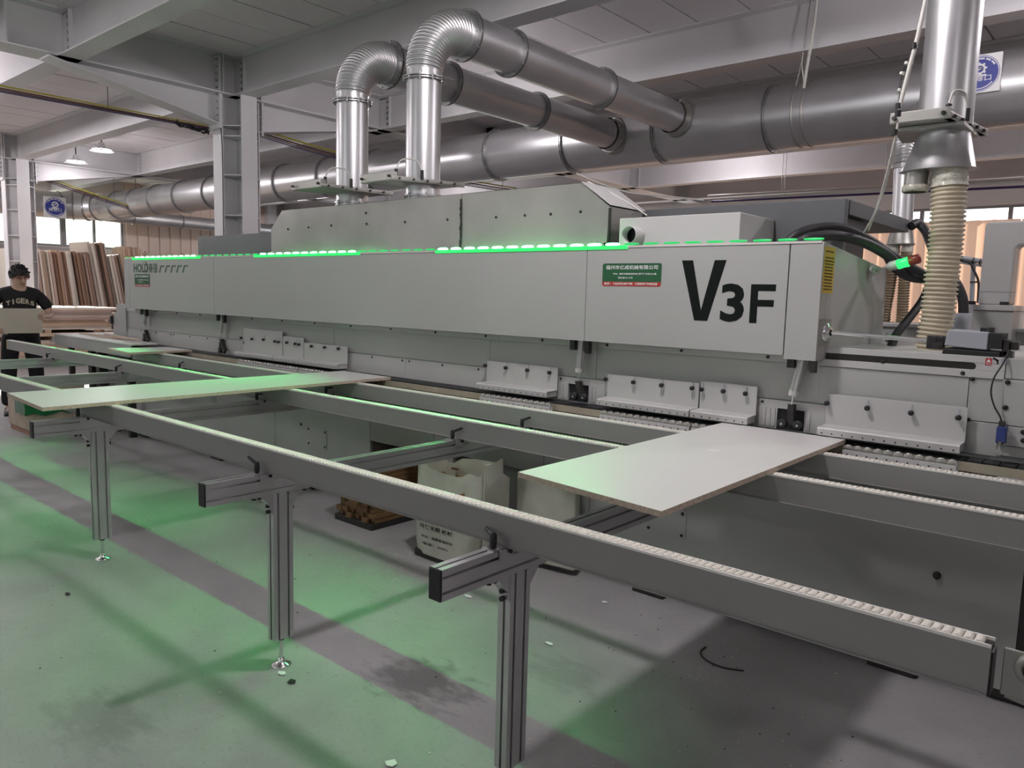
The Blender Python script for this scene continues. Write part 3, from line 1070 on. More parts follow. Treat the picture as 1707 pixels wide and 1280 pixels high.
# right hand part of the lower face, with the long slot
MB().box(-1.20, -0.487, FY-0.006, FY+0.012, 1.279, 1.306).build('rail_top', PW, mc, bevel=0.0015)
MB().box(-1.20, -0.487, FY-0.006, FY+0.012, 1.219, 1.250).build('rail_bottom', PW, mc, bevel=0.0015)
m = MB()
pts = [(-0.487, FY-0.006, 1.2505), (-0.487, FY-0.006, 1.2785)]
for k in range(9):
    a = PI/2-PI*k/8
    pts.append((-0.600+0.014*math.cos(a), FY-0.006, 1.2645+0.014*math.sin(a)))
m.prism(pts, (0, 0.018, 0))
m.build('rail_end', PW, mc)
MB().box(-1.20, -0.58, FY+0.0085, FY+0.0119, 1.25, 1.279).build('slot_shade', MT['dark_metal'], mc)  # dark sheet stands in for the shade inside the long slot
for (a, b, z0, z1, y_) in ((-1.20, -0.607, 1.045, 1.2165, FY), (-0.604, -0.487, 1.045, 1.2165, FY), (-0.604, -0.487, 0.91, 1.041, FY-0.004), (-0.484, 0.2, 1.225, 1.306, FY-0.004), (-0.484, 0.2, 1.045, 1.222, FY-0.035), (-0.484, 0.2, 0.965, 1.042, FY-0.035), (-0.484, 0.2, 0.92, 0.962, FY-0.02)):
    MB().box(a, b, y_, FY+0.012, z0, z1).build('face_panel', W_, mc, bevel=0.0015)
for (px, py) in ((1472, 603), (1605, 622), (1621, 632), (1614, 699)):
    p = ony(px, py, FY-0.004)
    screw(p.x, FY-0.004, p.z, 0.009)
for (px, py) in ((1680, 637), (1676, 679), (1706, 720), (1706, 734)):
    p = ony(px, py, FY-0.035)
    screw(p.x, FY-0.035, p.z, 0.010)
# warning sticker
p = ony(1648, 603, FY-0.007)
MB().box(p.x-0.011, p.x+0.011, FY-0.0068, FY-0.0060, p.z-0.015, p.z+0.015).build('warning_sticker', MT['red_print'], mc)['label'] = 'red warning sticker'
m = MB().prism([(p.x-0.008, FY-0.0069, p.z-0.001), (p.x+0.008, FY-0.0069, p.z-0.001), (p.x, FY-0.0069, p.z+0.011)], (0, -0.0003, 0))
text_mb(m, '警告', (p.x-0.008, FY-0.0069, p.z-0.012), (1, 0, 0), (0, 0, 1), width=0.016)
m.build('sticker_print', MT['white_print'], mc)
p = ony(1657, 599, FY-0.007)
m = MB()
m.obox((p.x+0.006, FY-0.0068, p.z), (1, 0, -0.55), (0, 1, 0), (0.55, 0, 1), 0.011, 0.0004, 0.0035)
m.obox((p.x+0.013, FY-0.0068, p.z-0.012), (1, 0, 0.3), (0, 1, 0), (-0.3, 0, 1), 0.0025, 0.0004, 0.006)
m.build('sticker_print', MT['black_print'], mc)
m = MB()
for k in range(3):
    m.obox((p.x+0.028+k*0.010, FY-0.0068, p.z-0.004), (1, 0, 0), (0, 1, 0), (0, 0, 1), 0.004, 0.0004, 0.010)
m.build('sticker_print', MT['motor_grey'], mc)
# top deck right of the hood
MB().box(-1.18, XR, FY+0.012, 5.0, 1.285, 1.299).build('top_deck', W_, mc)
# left end guard
m = MB()
P = [(-8.86, 0.90), (-8.86, 1.115), (-8.80, 1.20), (-8.66, 1.255), (-8.53, 1.27), (-8.53, 0.90)]
m.prism([(x_, FY-0.02, z_) for x_, z_ in P], (0, 0.9, 0))
m.build('end_guard', W_, mc, bevel=0.003)
MB().box(-8.885, -8.845, FY-0.045, FY-0.02, 1.07, 1.16).build('end_handle', MT['black_plastic'], mc, bevel=0.006)
scr.build('screws', MT['black_plastic'], mc)['kind'] = 'stuff'

# hood: five panels, end cap
ZB, ZT = 1.262, 1.765


def hood_panel(a, b, zb=ZB):
    m = MB()
    m.prism([(a, HY, zb), (a, HY, ZT-0.008), (a, HY+0.003, ZT-0.002), (a, HY+0.010, ZT), (a, HY+0.03, ZT), (a, 4.42, 1.685), (a, 4.42, 1.30), (a, 4.40, zb+0.02), (a, HY+0.03, zb)], (b-a, 0, 0))
    return m.build('hood_panel', W_, mc)


for a, b in ((-8.29, -8.172), (-8.168, -6.449), (-6.445, -2.436), (-2.432, -1.332)):
    hood_panel(a, b)
hood_panel(-1.326, -1.183, 1.246)

# light strip: a clear channel carrying a row of green diodes
BRIGHT = [(-8.02, -6.74), (-5.72, -4.45), (-3.56, -2.24)]
led = MB().box(-8.28, -1.19, HY-0.003, HY+0.020, ZT-0.004, ZT+0.006).build('light_strip', MT['cable_white'], mc)
for a, b in BRIGHT:  # glowing boxes stand in for the halo and its reflection on the hood edge
    MB().box(a-0.06, b+0.06, HY-0.0045, HY+0.0205, ZT-0.011, ZT+0.0075).build('strip_halo', MT['led_halo'], led)['label'] = 'added green glow around a lit length of the light strip'


def seg_mesh(nm, m_, s):
    a = MB()
    a.lathe((0, 0, 0), (1, 0, 0), [(0.003, -0.044), (0.0068*s, -0.034), (0.0085*s, 0.0), (0.0068*s, 0.034), (0.003, 0.044)], 8, cap0=True, cap1=True)
    return a.mesh(nm, m_)


sb, sd = seg_mesh('light_segment', MT['led_bright'], 1.1), seg_mesh('light_segment', MT['led_dim'], 0.72)
x = -8.22
while x < -1.2:
    lit = any(a <= x <= b for a, b in BRIGHT)
    link(sb if lit else sd, 'light_segment', led, (x, HY+0.006, ZT+0.0145))
    x += 0.1165
for a, b in BRIGHT:
    area_light('light_strip_lamp', ((a+b)/2, HY+0.004, ZT+0.032), (0, -0.76, -0.65), b-a, 0.008, LED_POWER, (0.03, 1.0, 0.17), math.radians(84))
area_light('light_strip_lamp', (-4.7, HY+0.004, ZT+0.032), (0, -0.76, -0.65), 7.0, 0.008, LED_POWER*0.2, (0.03, 1.0, 0.17), math.radians(84))

# lettering on the hood
LY = HY-0.0004
m = MB()
zb_, zt_ = 1.401, 1.692
m.prism([(-1.863, LY, zt_), (-1.803, LY, zt_), (-1.7475, LY, 1.452), (-1.689, LY, zt_), (-1.629, LY, zt_), (-1.711, LY, zb_), (-1.781, LY, zb_)], (0, -0.0006, 0))
m.prism([(-1.500, LY, zb_), (-1.464, LY, zb_), (-1.464, LY, 1.478), (-1.388, LY, 1.478), (-1.388, LY, 1.509), (-1.464, LY, 1.509), (-1.464, LY, 1.549), (-1.382, LY, 1.549), (-1.382, LY, 1.580), (-1.500, LY, 1.580)], (0, -0.0006, 0))
text_mb(m, '3', (-1.647, LY, 1.401), (1, 0, 0), (0, 0, 1), width=0.119, height=0.181, bold=0.03, lift=0.0006)
m.build('lettering', MT['black_print'], mc)['label'] = 'black lettering V3F'


def company_sign(xa, xb, z0, z1, r=0.012):
    def rr(a, b, c, d, corners):
        pts = []
        for cx, cz, s, on in ((b-r, d-r, 0, corners[0]), (a+r, d-r, 1, corners[1]), (a+r, c+r, 2, corners[2]), (b-r, c+r, 3, corners[3])):
            if on:
                for q in range(5):
                    an = (s+q/4)*PI/2
                    pts.append((cx+r*math.cos(an), LY, cz+r*math.sin(an)))
            else:
                pts.append((b if s in (0, 3) else a, LY, d if s in (0, 1) else c))
        return pts
    H = z1-z0
    zs = z0+H*0.195
    so = MB().prism(rr(xa, xb, zs, z1, (1, 1, 0, 0)), (0, -0.0008, 0)).build('company_sign', MT['green_print'], mc)
    so['label'] = 'green and red company sign'
    MB().prism(rr(xa, xb, z0, zs, (0, 0, 1, 1)), (0, -0.0008, 0)).build('sign_band', MT['red_print'], so)
    W = xb-xa
    t = MB()
    y_ = LY-0.0009
    text_mb(t, '福州市亿成机械有限公司', (xa+W*0.06, y_, z0+H*0.73), (1, 0, 0), (0, 0, 1), width=W*0.88, height=H*0.19, bold=0.012)
    text_mb(t, '地址：福州市闽侯县南屿镇窗厦村乌龙江大道', (xa+W*0.19, y_, z0+H*0.50), (1, 0, 0), (0, 0, 1), width=W*0.73, height=H*0.085, bold=0.02)
    text_mb(t, '西区2座136-137号', (xa+W*0.28, y_, z0+H*0.33), (1, 0, 0), (0, 0, 1), width=W*0.25, height=H*0.085, bold=0.02)
    text_mb(t, '电话：', (xa+W*0.04, y_, z0+H*0.055), (1, 0, 0), (0, 0, 1), width=W*0.11, height=H*0.11, bold=0.025)
    text_mb(t, '13635240198', (xa+W*0.20, y_, z0+H*0.06), (1, 0, 0), (0, 0, 1), width=W*0.33, height=H*0.10, bold=0.025)
    text_mb(t, '15059194528', (xa+W*0.58, y_, z0+H*0.06), (1, 0, 0), (0, 0, 1), width=W*0.36, height=H*0.10, bold=0.025)
    t.build('sign_text', MT['white_print'], so)


company_sign(-2.330, -1.974, 1.562, 1.680)
company_sign(-8.045, -7.70, 1.487, 1.612)
m = MB()
text_mb(m, 'HOLD', (-8.06, LY, 1.628), (1, 0, 0), (0, 0, 1), width=0.33, height=0.088, bold=0.035)
text_mb(m, '豪德', (-7.72, LY, 1.625), (1, 0, 0), (0, 0, 1), width=0.19, height=0.095, bold=0.012)
for k in range(5):
    x0 = -7.50+k*0.118
    m.prism([(x0, LY, 1.628), (x0+0.026, LY, 1.628), (x0+0.055, LY, 1.682), (x0+0.112, LY, 1.682), (x0+0.118, LY, 1.696), (x0+0.040, LY, 1.696), (x0+0.030, LY, 1.685)], (0, -0.0006, 0))
arc = [(-7.80+0.055*math.cos(a), LY-0.0008, 1.680+0.055*math.sin(a)) for a in [PI*0.75-k*PI*1.15/14 for k in range(15)]]
m.tube(arc, [0.001+0.003*math.sin(PI*k/14) for k in range(15)], 6)
m.build('lettering', MT['logo_print'], mc)['label'] = 'dark green maker lettering'
# yellow notice on the hood end
EX = -1.1826
yo = MB().box(EX, EX+0.0006, 3.446, 3.583, 1.545, 1.748).build('notice_label', MT['yellow_print'], mc)
yo['label'] = 'yellow notice label'
m = MB()
for k in range(13):
    z = 1.728-k*0.0138
    if k == 1: continue
    xx = 3.46
    while xx < 3.565:
        l = 0.006+0.006*random.random()
        m.box(EX+0.0006, EX+0.0009, xx, min(xx+l, 3.57), z-0.0035, z+0.0035)
        xx += l+0.004
m.box(EX+0.0006, EX+0.0009, 3.446, 3.583, 1.684, 1.686)
m.build('notice_text', MT['black_print'], yo)
# bearing plate and push rod at the hood end
p = ony(1376, 553, 3.62)
bz = p.z
MB().box(EX, EX+0.006, 3.45, 3.58, bz-0.06, bz+0.06).build('bearing_plate', MT['zinc_dull'], mc)
MB().lathe((EX+0.006, 3.52, bz), (1, 0, 0), [(0.045, 0), (0.043, 0.012), (0.03, 0.014), (0.03, 0.02), (0.016, 0.02)], 24).build('bearing_flange', MT['chrome'], mc)
# ------------------------------------------------------------------ things on top of the machine
# push rod with clamp block, geared motor
p = ony(1376, 553, 3.62)
rodz = p.z
mt = thing('actuator', 'grey motor actuator with a bright push rod running to the end of the white hood', 'actuator', (-0.68, 3.65, 1.299))
pr = MB().cyl((-1.17, 3.54, rodz), (-0.735, 3.62, 1.353), 0.010, 14)
pr.build('push_rod', MT['chrome'], mt)
MB().box(-0.785, -0.722, 3.595, 3.645, 1.322, 1.378).build('clamp_block', MT['dark_metal'], mt, bevel=0.003)
m = MB()
for dx, dz, r in ((-0.048, 0.014, 0.006), (-0.032, 0.010, 0.011), (-0.012, 0.012, 0.006), (-0.048, -0.018, 0.006), (-0.012, -0.016, 0.006)):
    m.lathe((-0.722+dx, 3.594, 1.352+dz), (0, -1, 0), [(r, 0), (r, 0.002), (r*0.6, 0.001)], 10, cap1=True)
m.build('block_screws', MT['black_plastic'], mt)['kind'] = 'stuff'
MB().cyl((-0.722, 3.62, 1.352), (-0.70, 3.62, 1.352), 0.006, 8).build('rod_end', MT['dark_metal'], mt)
MB().prism([(-0.715, 3.58, 1.340), (-0.705, 3.58, 1.406), (-0.56, 3.58, 1.402), (-0.56, 3.58, 1.330)], (0, 0.16, 0)).build('motor_housing', MT['motor_grey'], mt, bevel=0.004)
m = MB()
for k in range(7):
    m.box(-0.558+0.0005, -0.512, 3.585+k*0.021, 3.597+k*0.021, 1.336, 1.398)
m.box(-0.558, -0.518, 3.588, 3.73, 1.34, 1.394)
m.build('motor_fins', MT['black_plastic'], mt)
m = MB().prism([(-0.72, 3.575, 1.299), (-0.715, 3.575, 1.33), (-0.515, 3.575, 1.325), (-0.515, 3.575, 1.299)], (0, 0.17, 0))
m.build('motor_base', MT['black_plastic'], mt, bevel=0.003)
m = MB().box(-0.512, -0.49, 3.60, 3.68, 1.31, 1.375).box(-0.49, -0.46, 3.62, 3.66, 1.335, 1.368).box(-0.51, -0.475, 3.60, 3.66, 1.299, 1.33)
m.build('cable_clamp', MT['dark_metal'], mt, bevel=0.003)
MB().box(-0.60, -0.575, 3.64, 3.67, 1.40, 1.418).box(-0.57, -0.55, 3.63, 3.66, 1.40, 1.420).build('cable_gland', MT['black_plastic'], mt)

# limit switch hanging on its cable
sw = thing('limit_switch', 'blue limit switch on a thin black cable at the right of the machine face', 'switch', (-0.47, 3.49, 0.95))
pa = ony(1682, 584, 3.56)
pts = [pa, ony(1672, 606, 3.52), ony(1657, 630, 3.49), ony(1652, 655, 3.48), ony(1658, 678, 3.48), ony(1666, 692, 3.48), ony(1670, 703, 3.48)]
MB().tube(spline(pts, 6), 0.0035, 6).build('switch_cable', MT['cable_black'], sw)
p1, p2 = ony(1670, 703, 3.48), ony(1668, 738, 3.48)
MB().box(p1.x-0.009, p1.x+0.011, 3.47, 3.49, p1.z-0.018, p1.z+0.003).build('cable_gland', MT['dark_metal'], sw, bevel=0.002)
MB().box(p2.x-0.016, p2.x+0.017, 3.462, 3.498, p2.z, p1.z-0.018).build('switch_body', MT['switch_blue'], sw, bevel=0.003)
m = MB().box(p2.x-0.010, p2.x-0.006, 3.458, 3.466, p2.z-0.045, p2.z+0.006).box(p2.x+0.006, p2.x+0.010, 3.458, 3.466, p2.z-0.045, p2.z+0.006).box(p2.x-0.010, p2.x+0.010, 3.458, 3.466, p2.z-0.002, p2.z+0.008)
m.cyl((p2.x, 3.452, p2.z-0.044), (p2.x, 3.472, p2.z-0.044), 0.009, 12)
m.build('switch_arm', MT['chrome'], sw)

# galvanised extraction hood
DY0, DY1 = 3.58, 3.92
dz = lambda x_, y_: ony(x_, y_, DY0)
a0, a1, a2, a3, a4, a5 = dz(452, 418), dz(453, 380), dz(470, 348), dz(970, 308), dz(1015, 345), dz(1015, 410)
dh = thing('extraction_hood', 'bare galvanised sheet extraction hood with clipped corners standing behind the light strip', 'hood', ((a0.x+a5.x)/2, 3.75, 1.76))
xl, xr = (a0.x+a1.x)/2, (a4.x+a5.x)/2
zc, ztop = (a1.z+a4.z)/2, (a2.z+a3.z)/2
xs = -3.545
S = 0.002
def hp(pts, off, nm='hood_sheet', m_='zinc_dull', par=None):
    return MB().prism(pts, off).build(nm, MT[m_], par or dh)
hp([(xl, DY0, 1.752), (xl, DY0, zc), (a2.x, DY0, ztop), (xs-0.002, DY0, ztop), (xs-0.002, DY0, 1.752)], (0, S, 0))
hp([(xs+0.002, DY0, 1.752), (xs+0.002, DY0, ztop), (a3.x, DY0, ztop), (xr, DY0, zc), (xr, DY0, 1.752)], (0, S, 0))
hp([(xl, DY1, 1.74), (xl, DY1, zc), (a2.x, DY1, ztop), (a3.x, DY1, ztop), (xr, DY1, zc), (xr, DY1, 1.74)], (0, S, 0))
hp([(a2.x, DY0, ztop-S), (a3.x, DY0, ztop-S), (a3.x, DY1, ztop-S), (a2.x, DY1, ztop-S)], (0, 0, S))
hp([(a3.x, DY0-0.01, ztop+0.004), (xr+0.012, DY0-0.01, zc+0.004), (xr+0.012, DY1+0.02, zc+0.004), (a3.x, DY1+0.02, ztop+0.004)], (0.001, 0, S), m_='plate_white')
hp([(xr, DY0, 1.74), (xr, DY0, zc), (xr, DY1, zc), (xr, DY1, 1.74)], (S, 0, 0))
hp([(xl, DY0, 1.74), (xl, DY0, zc), (xl, DY1, zc), (xl, DY1, 1.74)], (-S, 0, 0))
hp([(xl, DY0, zc), (a2.x, DY0, ztop), (a2.x, DY1, ztop), (xl, DY1, zc)], (-0.001, 0, -S))
# sealant bead on the joint, edge strip
m = MB()
z = 1.78
pts = []
while z < ztop-0.03:
    pts.append((xs+0.003*random.uniform(-1, 1), DY0-0.002, z))
    z += 0.012
m.tube(pts, [0.006+0.005*random.random() for _ in pts], 6)
m.build('sealant_bead', MT['stain_black'], dh)
m = MB().tube([(xr+0.004, DY0-0.002, zc-0.01), (xr+0.005, DY0-0.004, zc-0.12), (xr-0.002, DY0-0.004, zc-0.25), (xr-0.022, DY0-0.004, 1.80)], 0.008, 6)
m.build('edge_strip', MT['stain_black'], dh)
m = MB()
for q in ((480, 382), (514, 379), (552, 376), (611, 373), (675, 370), (746, 366), (827, 362), (875, 359), (918, 357), (968, 353), (610, 355)):
    p = ony(q[0], q[1], DY0)
    m.lathe((p.x, DY0, p.z), (0, -1, 0), [(0.009, 0), (0.009, 0.003), (0.004, 0.006)], 8, cap1=True)
m.build('rivets', MT['dark_metal'], dh)['kind'] = 'stuff'

# white control cabinet with a cable port
p0, p1 = ony(1033, 365, 3.55), ony(1235, 352, 3.55)
cb = thing('control_cabinet', 'small white sheet metal cabinet with a round hole on top of the machine', 'cabinet', ((p0.x+p1.x)/2, 3.75, 1.745))
m = MB().box(p0.x, p1.x, 3.55, 3.965, 1.72, (p0.z+p1.z)/2)
m.build('cabinet_body', PW, cb, bevel=0.004)
pc, pe = ony(1056, 393, 3.53), ony(1078, 396, 3.55)
c = Vector((pc.x+0.01, 3.55, pc.z))
m = MB().lathe(c, (0, -1, 0), [(0.046, 0.0), (0.046, 0.085), (0.043, 0.085), (0.043, 0.0)], 26)
m.build('cable_port', PW, cb)
MB().lathe(c, (0, -1, 0), [(0.0425, 0.004), (0.0425, 0.030)], 22, cap0=True).build('port_lining', MT['black_rubber'], cb)

# dark sound cover along the back
p0, p1 = ony(328, 393, 3.96), ony(1410, 333, 3.96)
zt_ = (p0.z+p1.z)/2
dc = thing('rear_cover', 'long charcoal sheet metal cover rising behind the white hood', 'cover', ((p0.x+p1.x)/2, 4.4, 1.7))
seams = [p0.x, -6.0, -4.4, -2.75, p1.x]
for a, b in zip(seams[:-1], seams[1:]):
    MB().box(a+0.002, b-0.002, 3.97, 4.02, 1.731, zt_).build('cover_panel', MT['cover_dark'], dc, bevel=0.003)
MB().box(p0.x, p1.x-0.3, 4.03, 4.5, 1.725, zt_-0.01).build('cover_body', MT['cover_dark'], dc)
MB().box(p1.x-0.30, p1.x+0.0, 4.03, 5.15, zt_-0.075, zt_).build('cover_flap', MT['cover_dark'], dc, bevel=0.003)
MB().box(p1.x-0.28, p1.x-0.03, 4.03, 4.4, 1.722, zt_-0.08).build('cover_bracket', MT['black_plastic'], dc)
MB().box(p1.x-0.20, p1.x-0.17, 4.4, 4.44, 1.2, zt_-0.06).build('cover_strut', MT['black_plastic'], dc)

# hoses from the hood end
def hose(label, pix, r, m_='black_rubber', name='cable_hose', group=None, n=14):
    pts = [ony(x_, y_, Y_) for x_, y_, Y_ in pix]
    o = MB().tube(spline(pts, 8), r, n).build(name, MT[m_])
    return props(o, label, 'hose', group)


hose('black corrugated hose arching highest over the end of the white hood', [(1308, 408, 3.72), (1330, 390, 3.75), (1362, 380, 3.85), (1400, 380, 3.95), (1445, 398, 4.05), (1490, 428, 4.2), (1530, 452, 4.4), (1562, 462, 4.5)], 0.023)
hose('black corrugated hose lying lower over the end of the white hood', [(1322, 408, 3.66), (1352, 396, 3.68), (1395, 393, 3.8), (1440, 404, 3.95), (1480, 426, 4.12), (1502, 450, 4.3), (1520, 462, 4.45), (1555, 466, 4.6)], 0.025)
hose('black hose dipping behind the green and red signal light', [(1478, 424, 4.4), (1490, 444, 4.45), (1508, 458, 4.5), (1532, 464, 4.5), (1556, 464, 4.52)], 0.024)
hose('black hose running down behind the steel push rod', [(1548, 478, 4.45), (1538, 500, 4.4), (1520, 525, 4.3), (1500, 550, 4.2), (1488, 570, 4.15), (1484, 592, 4.1)], 0.021)
hose('black hose bending down into a grey socket right of the beige hose', [(1570, 440, 4.9), (1583, 456, 4.9), (1597, 478, 4.9), (1605, 500, 4.9), (1606, 525, 4.9)], 0.026)
hose('black hose hanging from the far end of the charcoal cover', [(1519, 377, 5.1), (1530, 372, 5.15), (1542, 384, 5.15), (1550, 402, 5.1), (1556, 420, 5.0)], 0.026)

# signal light
sp = ony(1438, 452, 4.08)
sl = thing('signal_light', 'tilted signal light with a lit green and an unlit red lens beside the hood end', 'signal light', sp)
ex = EX+0.003
bo = Vector((ex, 4.14, onx(1440, 452, ex).z))
MB().box(EX-0.001, EX+0.004, bo.y-0.05, bo.y+0.03, bo.z-0.045, bo.z+0.045).build('mount_plate', PW, sl, bevel=0.002)
k0 = onx(1457, 451, ex+0.03)
m = MB().lathe(k0, (1, -0.6, 0), [(0.020, -0.012), (0.022, 0.0), (0.020, 0.014), (0.008, 0.016)], 18, cap0=True)
m.build('swivel_joint', PW, sl)
q = [ony(1459, 451, k0.y), ony(1480, 445, k0.y), ony(1496, 441, k0.y), ony(1515, 435.5, k0.y), ony(1535, 430, k0.y)]
MB().cyl(q[0], q[1], 0.006, 10).build('stem', PW, sl)
d = (q[4]-q[1]).normalized()
MB().lathe(q[1]-d*0.004, d, [(0.012, 0), (0.021, 0.012), (0.023, 0.02), (0.023, (q[2]-q[1]).length+0.003)], 20, cap0=True, cap1=True).build('base_cup', PW, sl)
m = MB()
for k in range(6):
    h = (q[3]-q[2]).length
m.lathe(q[2], d, [(0.023, 0.001), (0.0245, 0.004), (0.023, h*0.5), (0.0245, h-0.004), (0.023, h)], 20, cap0=True, cap1=True)
m.build('green_lens', MT['beacon_green'], sl)['label'] = 'lit green lens'
h = (q[4]-q[3]).length
MB().lathe(q[3], d, [(0.022, 0.001), (0.0235, 0.004), (0.0235, h-0.010), (0.020, h-0.002), (0.008, h)], 20, cap0=True, cap1=True).build('red_lens', MT['beacon_red'], sl)['label'] = 'unlit red lens'
bl = D.lights.new('signal_light_lamp', 'POINT')
bl.energy, bl.color, bl.shadow_soft_size = 0.12, (0.03, 1, 0.2), 0.03
blo = D.objects.new('signal_light_lamp', bl)
COL.objects.link(blo)
blo.location = (q[2]+q[3])/2+Vector((0.0, -0.06, 0.02))
# ------------------------------------------------------------------ ductwork
Z_, ZF = MT['zinc'], MT['zinc_flange']
DYC, DZC, DR = 7.59, 3.30, 0.30


def flange(c, axis, r, par, name='flange_ring', t=0.018, lipw=0.035, n=36, bolts=12):
    c, ax = Vector(c), Vector(axis).normalized()
    m = MB().lathe(c, ax, [(r, -t), (r+lipw, -t), (r+lipw, -t*0.35), (r+lipw*0.35, -t*0.3), (r+lipw*0.35, t*0.3), (r+lipw, t*0.35), (r+lipw, t), (r, t)], n, smooth=False)
    u, v, d = frame_of(ax)
    for k in range(bolts):
        a = 2*PI*k/bolts
        p = c+u*((r+lipw*0.65)*math.cos(a))+v*((r+lipw*0.65)*math.sin(a))
        m.cyl(p-d*(t+0.008), p+d*(t+0.008), 0.007, 6)
    return m.build(name, ZF, par)


md = thing('main_duct', 'big galvanised main duct running the length of the hall below the ceiling', 'duct', (-4, DYC, DZC))
joints = [6.0, 4.1, 2.9, 1.7, 0.48, -0.74, -1.96, -3.18, -4.40, -5.62, -6.84, -8.05, -9.27, -10.45, -11.69, -12.9, -14.1, -15.3, -16.4, -17.4, -18.4, -19.1]
for a, b in zip(joints[:-1], joints[1:]):
    MB().cyl((a, DYC, DZC), (b, DYC, DZC), DR, 56, caps=False).build('duct_section', Z_, md)
for x in joints[1:-1]:
    flange((x, DYC, DZC), (1, 0, 0), DR, md, bolts=20, n=48, lipw=0.028, t=0.014)
# segmented elbow towards the front along the left wall
ec, er = Vector((-19.1, DYC-0.8, DZC)), 0.8
prev = None
for k in range(5):
    a = PI/2*k/4
    p = ec+Vector((-er*math.sin(a), er*math.cos(a), 0))
    if prev is not None:
        MB().tube([prev, p], DR, 48, caps=False).build('elbow_gore', Z_, md)
        flange(p, (-math.cos(a), -math.sin(a), 0), DR, md, t=0.012, lipw=0.022, bolts=16)
    prev = p
for a, b in ((prev.y, 5.3), (5.3, 4.1), (4.1, 2.0), (2.0, -2.0)):
    MB().cyl((prev.x, a, DZC), (prev.x, b, DZC), DR, 48, caps=False).build('duct_section', Z_, md)
    flange((prev.x, b, DZC), (0, 1, 0), DR, md, t=0.012, lipw=0.022, bolts=16)
# hanger straps
for x in (-2.815, -2.91):
    m = MB().lathe((x, DYC, DZC), (1, 0, 0), [(DR+0.002, -0.008), (DR+0.008, -0.006), (DR+0.008, 0.006), (DR+0.002, 0.008)], 48)
    m.build('hanger_strap', MT['zinc_dull'], md)
m = MB().tube([(-2.815, 7.34, 3.52), (-2.84, 7.30, 3.70), (-2.80, 7.32, 4.28)], 0.006, 6).tube([(-2.90, 7.36, 3.53), (-2.84, 7.30, 3.70)], 0.006, 6)
m.build('hanger_rod', MT['zinc_dull'], md)
m = MB().tube([ony(1340, 147, 7.24), ony(1344, 120, 7.2), ony(1351, 80, 7.15), ony(1357, 40, 7.1), ony(1362, -6, 7.05)], 0.014, 8)
m.build('hanger_sleeve', MT['cable_white'], md)

rd = thing('return_duct', 'smaller galvanised duct beneath the main duct at the far left wall', 'duct', (-20.9, 9, 2.95))
MB().tube(spline([(-20.2, 7.4, 3.28), (-20.55, 7.75, 3.27), (-20.8, 8.2, 3.26), (-20.9, 8.8, 3.26)], 6)+[Vector((-20.9, 16.0, 3.26))], 0.17, 28).build('duct_section', Z_, rd)
for y in (8.9, 10.2, 11.6, 13.0):
    flange((-20.9, y, 3.26), (0, 1, 0), 0.17, rd, t=0.012, lipw=0.02, bolts=8, n=24)
m = MB()
for y in (9.0, 12.0):
    m.box(-20.91, -20.89, y-0.01, y+0.01, 3.42, ZC+0.01)
m.build('hanger_rod', MT['zinc_dull'], rd)['kind'] = 'stuff'


def access_sign(name, label, c, xd, yd, s):
    """white square plate with a blue roundel"""
    xd, yd = Vector(xd).normalized(), Vector(yd).normalized()
    nd = xd.cross(yd)
    c = Vector(c)
    o = thing(name, label, 'sign', c)
    MB().obox(c-nd*0.012, xd, yd, nd, s/2, s/2, 0.012).build('sign_plate', MT['white_print'], o)

    def disc(m, r0, r1, l, n=48):
        ring = []
        for k in range(n):
            a = 2*PI*k/n
            e = xd*math.cos(a)+yd*math.sin(a)
            ring += [c+e*r0+nd*l, c+e*r1+nd*l]
        m.add(ring, [(2*k, 2*k+1, (2*k+3) % (2*n), (2*k+2) % (2*n)) for k in range(n)])
        return m
    R = s*0.475
    m = disc(disc(MB(), 0.0, R*0.93, 0.001), R*0.97, R, 0.001)
    m.build('sign_roundel', MT['blue_print'], o)
    m = disc(MB(), R*0.93, R*0.97, 0.001)
    t = MB()
    for k in range(26):   # ring of small lettering, top arc and bottom arc
        a = PI*(0.18+0.64*k/25)
        if k % 5 == 4: continue
        e, f = xd*math.cos(a)+yd*math.sin(a), -xd*math.sin(a)+yd*math.cos(a)
        t.obox(c+e*R*0.83+nd*0.0012, f, e, nd, R*0.030, R*0.045, 0.0004)
    for k in range(20):
        a = PI*(1.22+0.56*k/19)
        e, f = xd*math.cos(a)+yd*math.sin(a), -xd*math.sin(a)+yd*math.cos(a)
        t.obox(c+e*R*0.83+nd*0.0012, f, e, nd, R*0.028, R*0.035, 0.0004)
    g = c+yd*R*0.26
    disc_c = c
    ring = []
    n = 72
    for k in range(n):    # cog wheel
        a = 2*PI*k/n
        ro = R*0.36 if (k % 9) < 4 else R*0.28
        e = xd*math.cos(a)+yd*math.sin(a)
        ring += [g+e*R*0.19+nd*0.0014, g+e*ro+nd*0.0014]
    t.add(ring, [(2*k, 2*k+1, (2*k+3) % (2*n), (2*k+2) % (2*n)) for k in range(n)])
    t.obox(g+nd*0.0014, xd+yd*0.5, yd-xd*0.5, nd, R*0.14, R*0.035, 0.0004)
    t.obox(g+nd*0.0014+xd*R*0.05+yd*R*0.05, xd, yd, nd, R*0.07, R*0.05, 0.0004)
    t.obox(g-yd*R*0.36+nd*0.0014, xd, yd, nd, R*0.34, R*0.05, 0.0004)
    text_mb(t, '检修口', c-xd*R*0.60-yd*R*0.42+nd*0.0012, xd, yd, width=R*1.2, height=R*0.33, bold=0.012)
    t.build('sign_print', MT['white_print'], o)
    m.build('sign_ring', MT['white_print'], o)
    return o


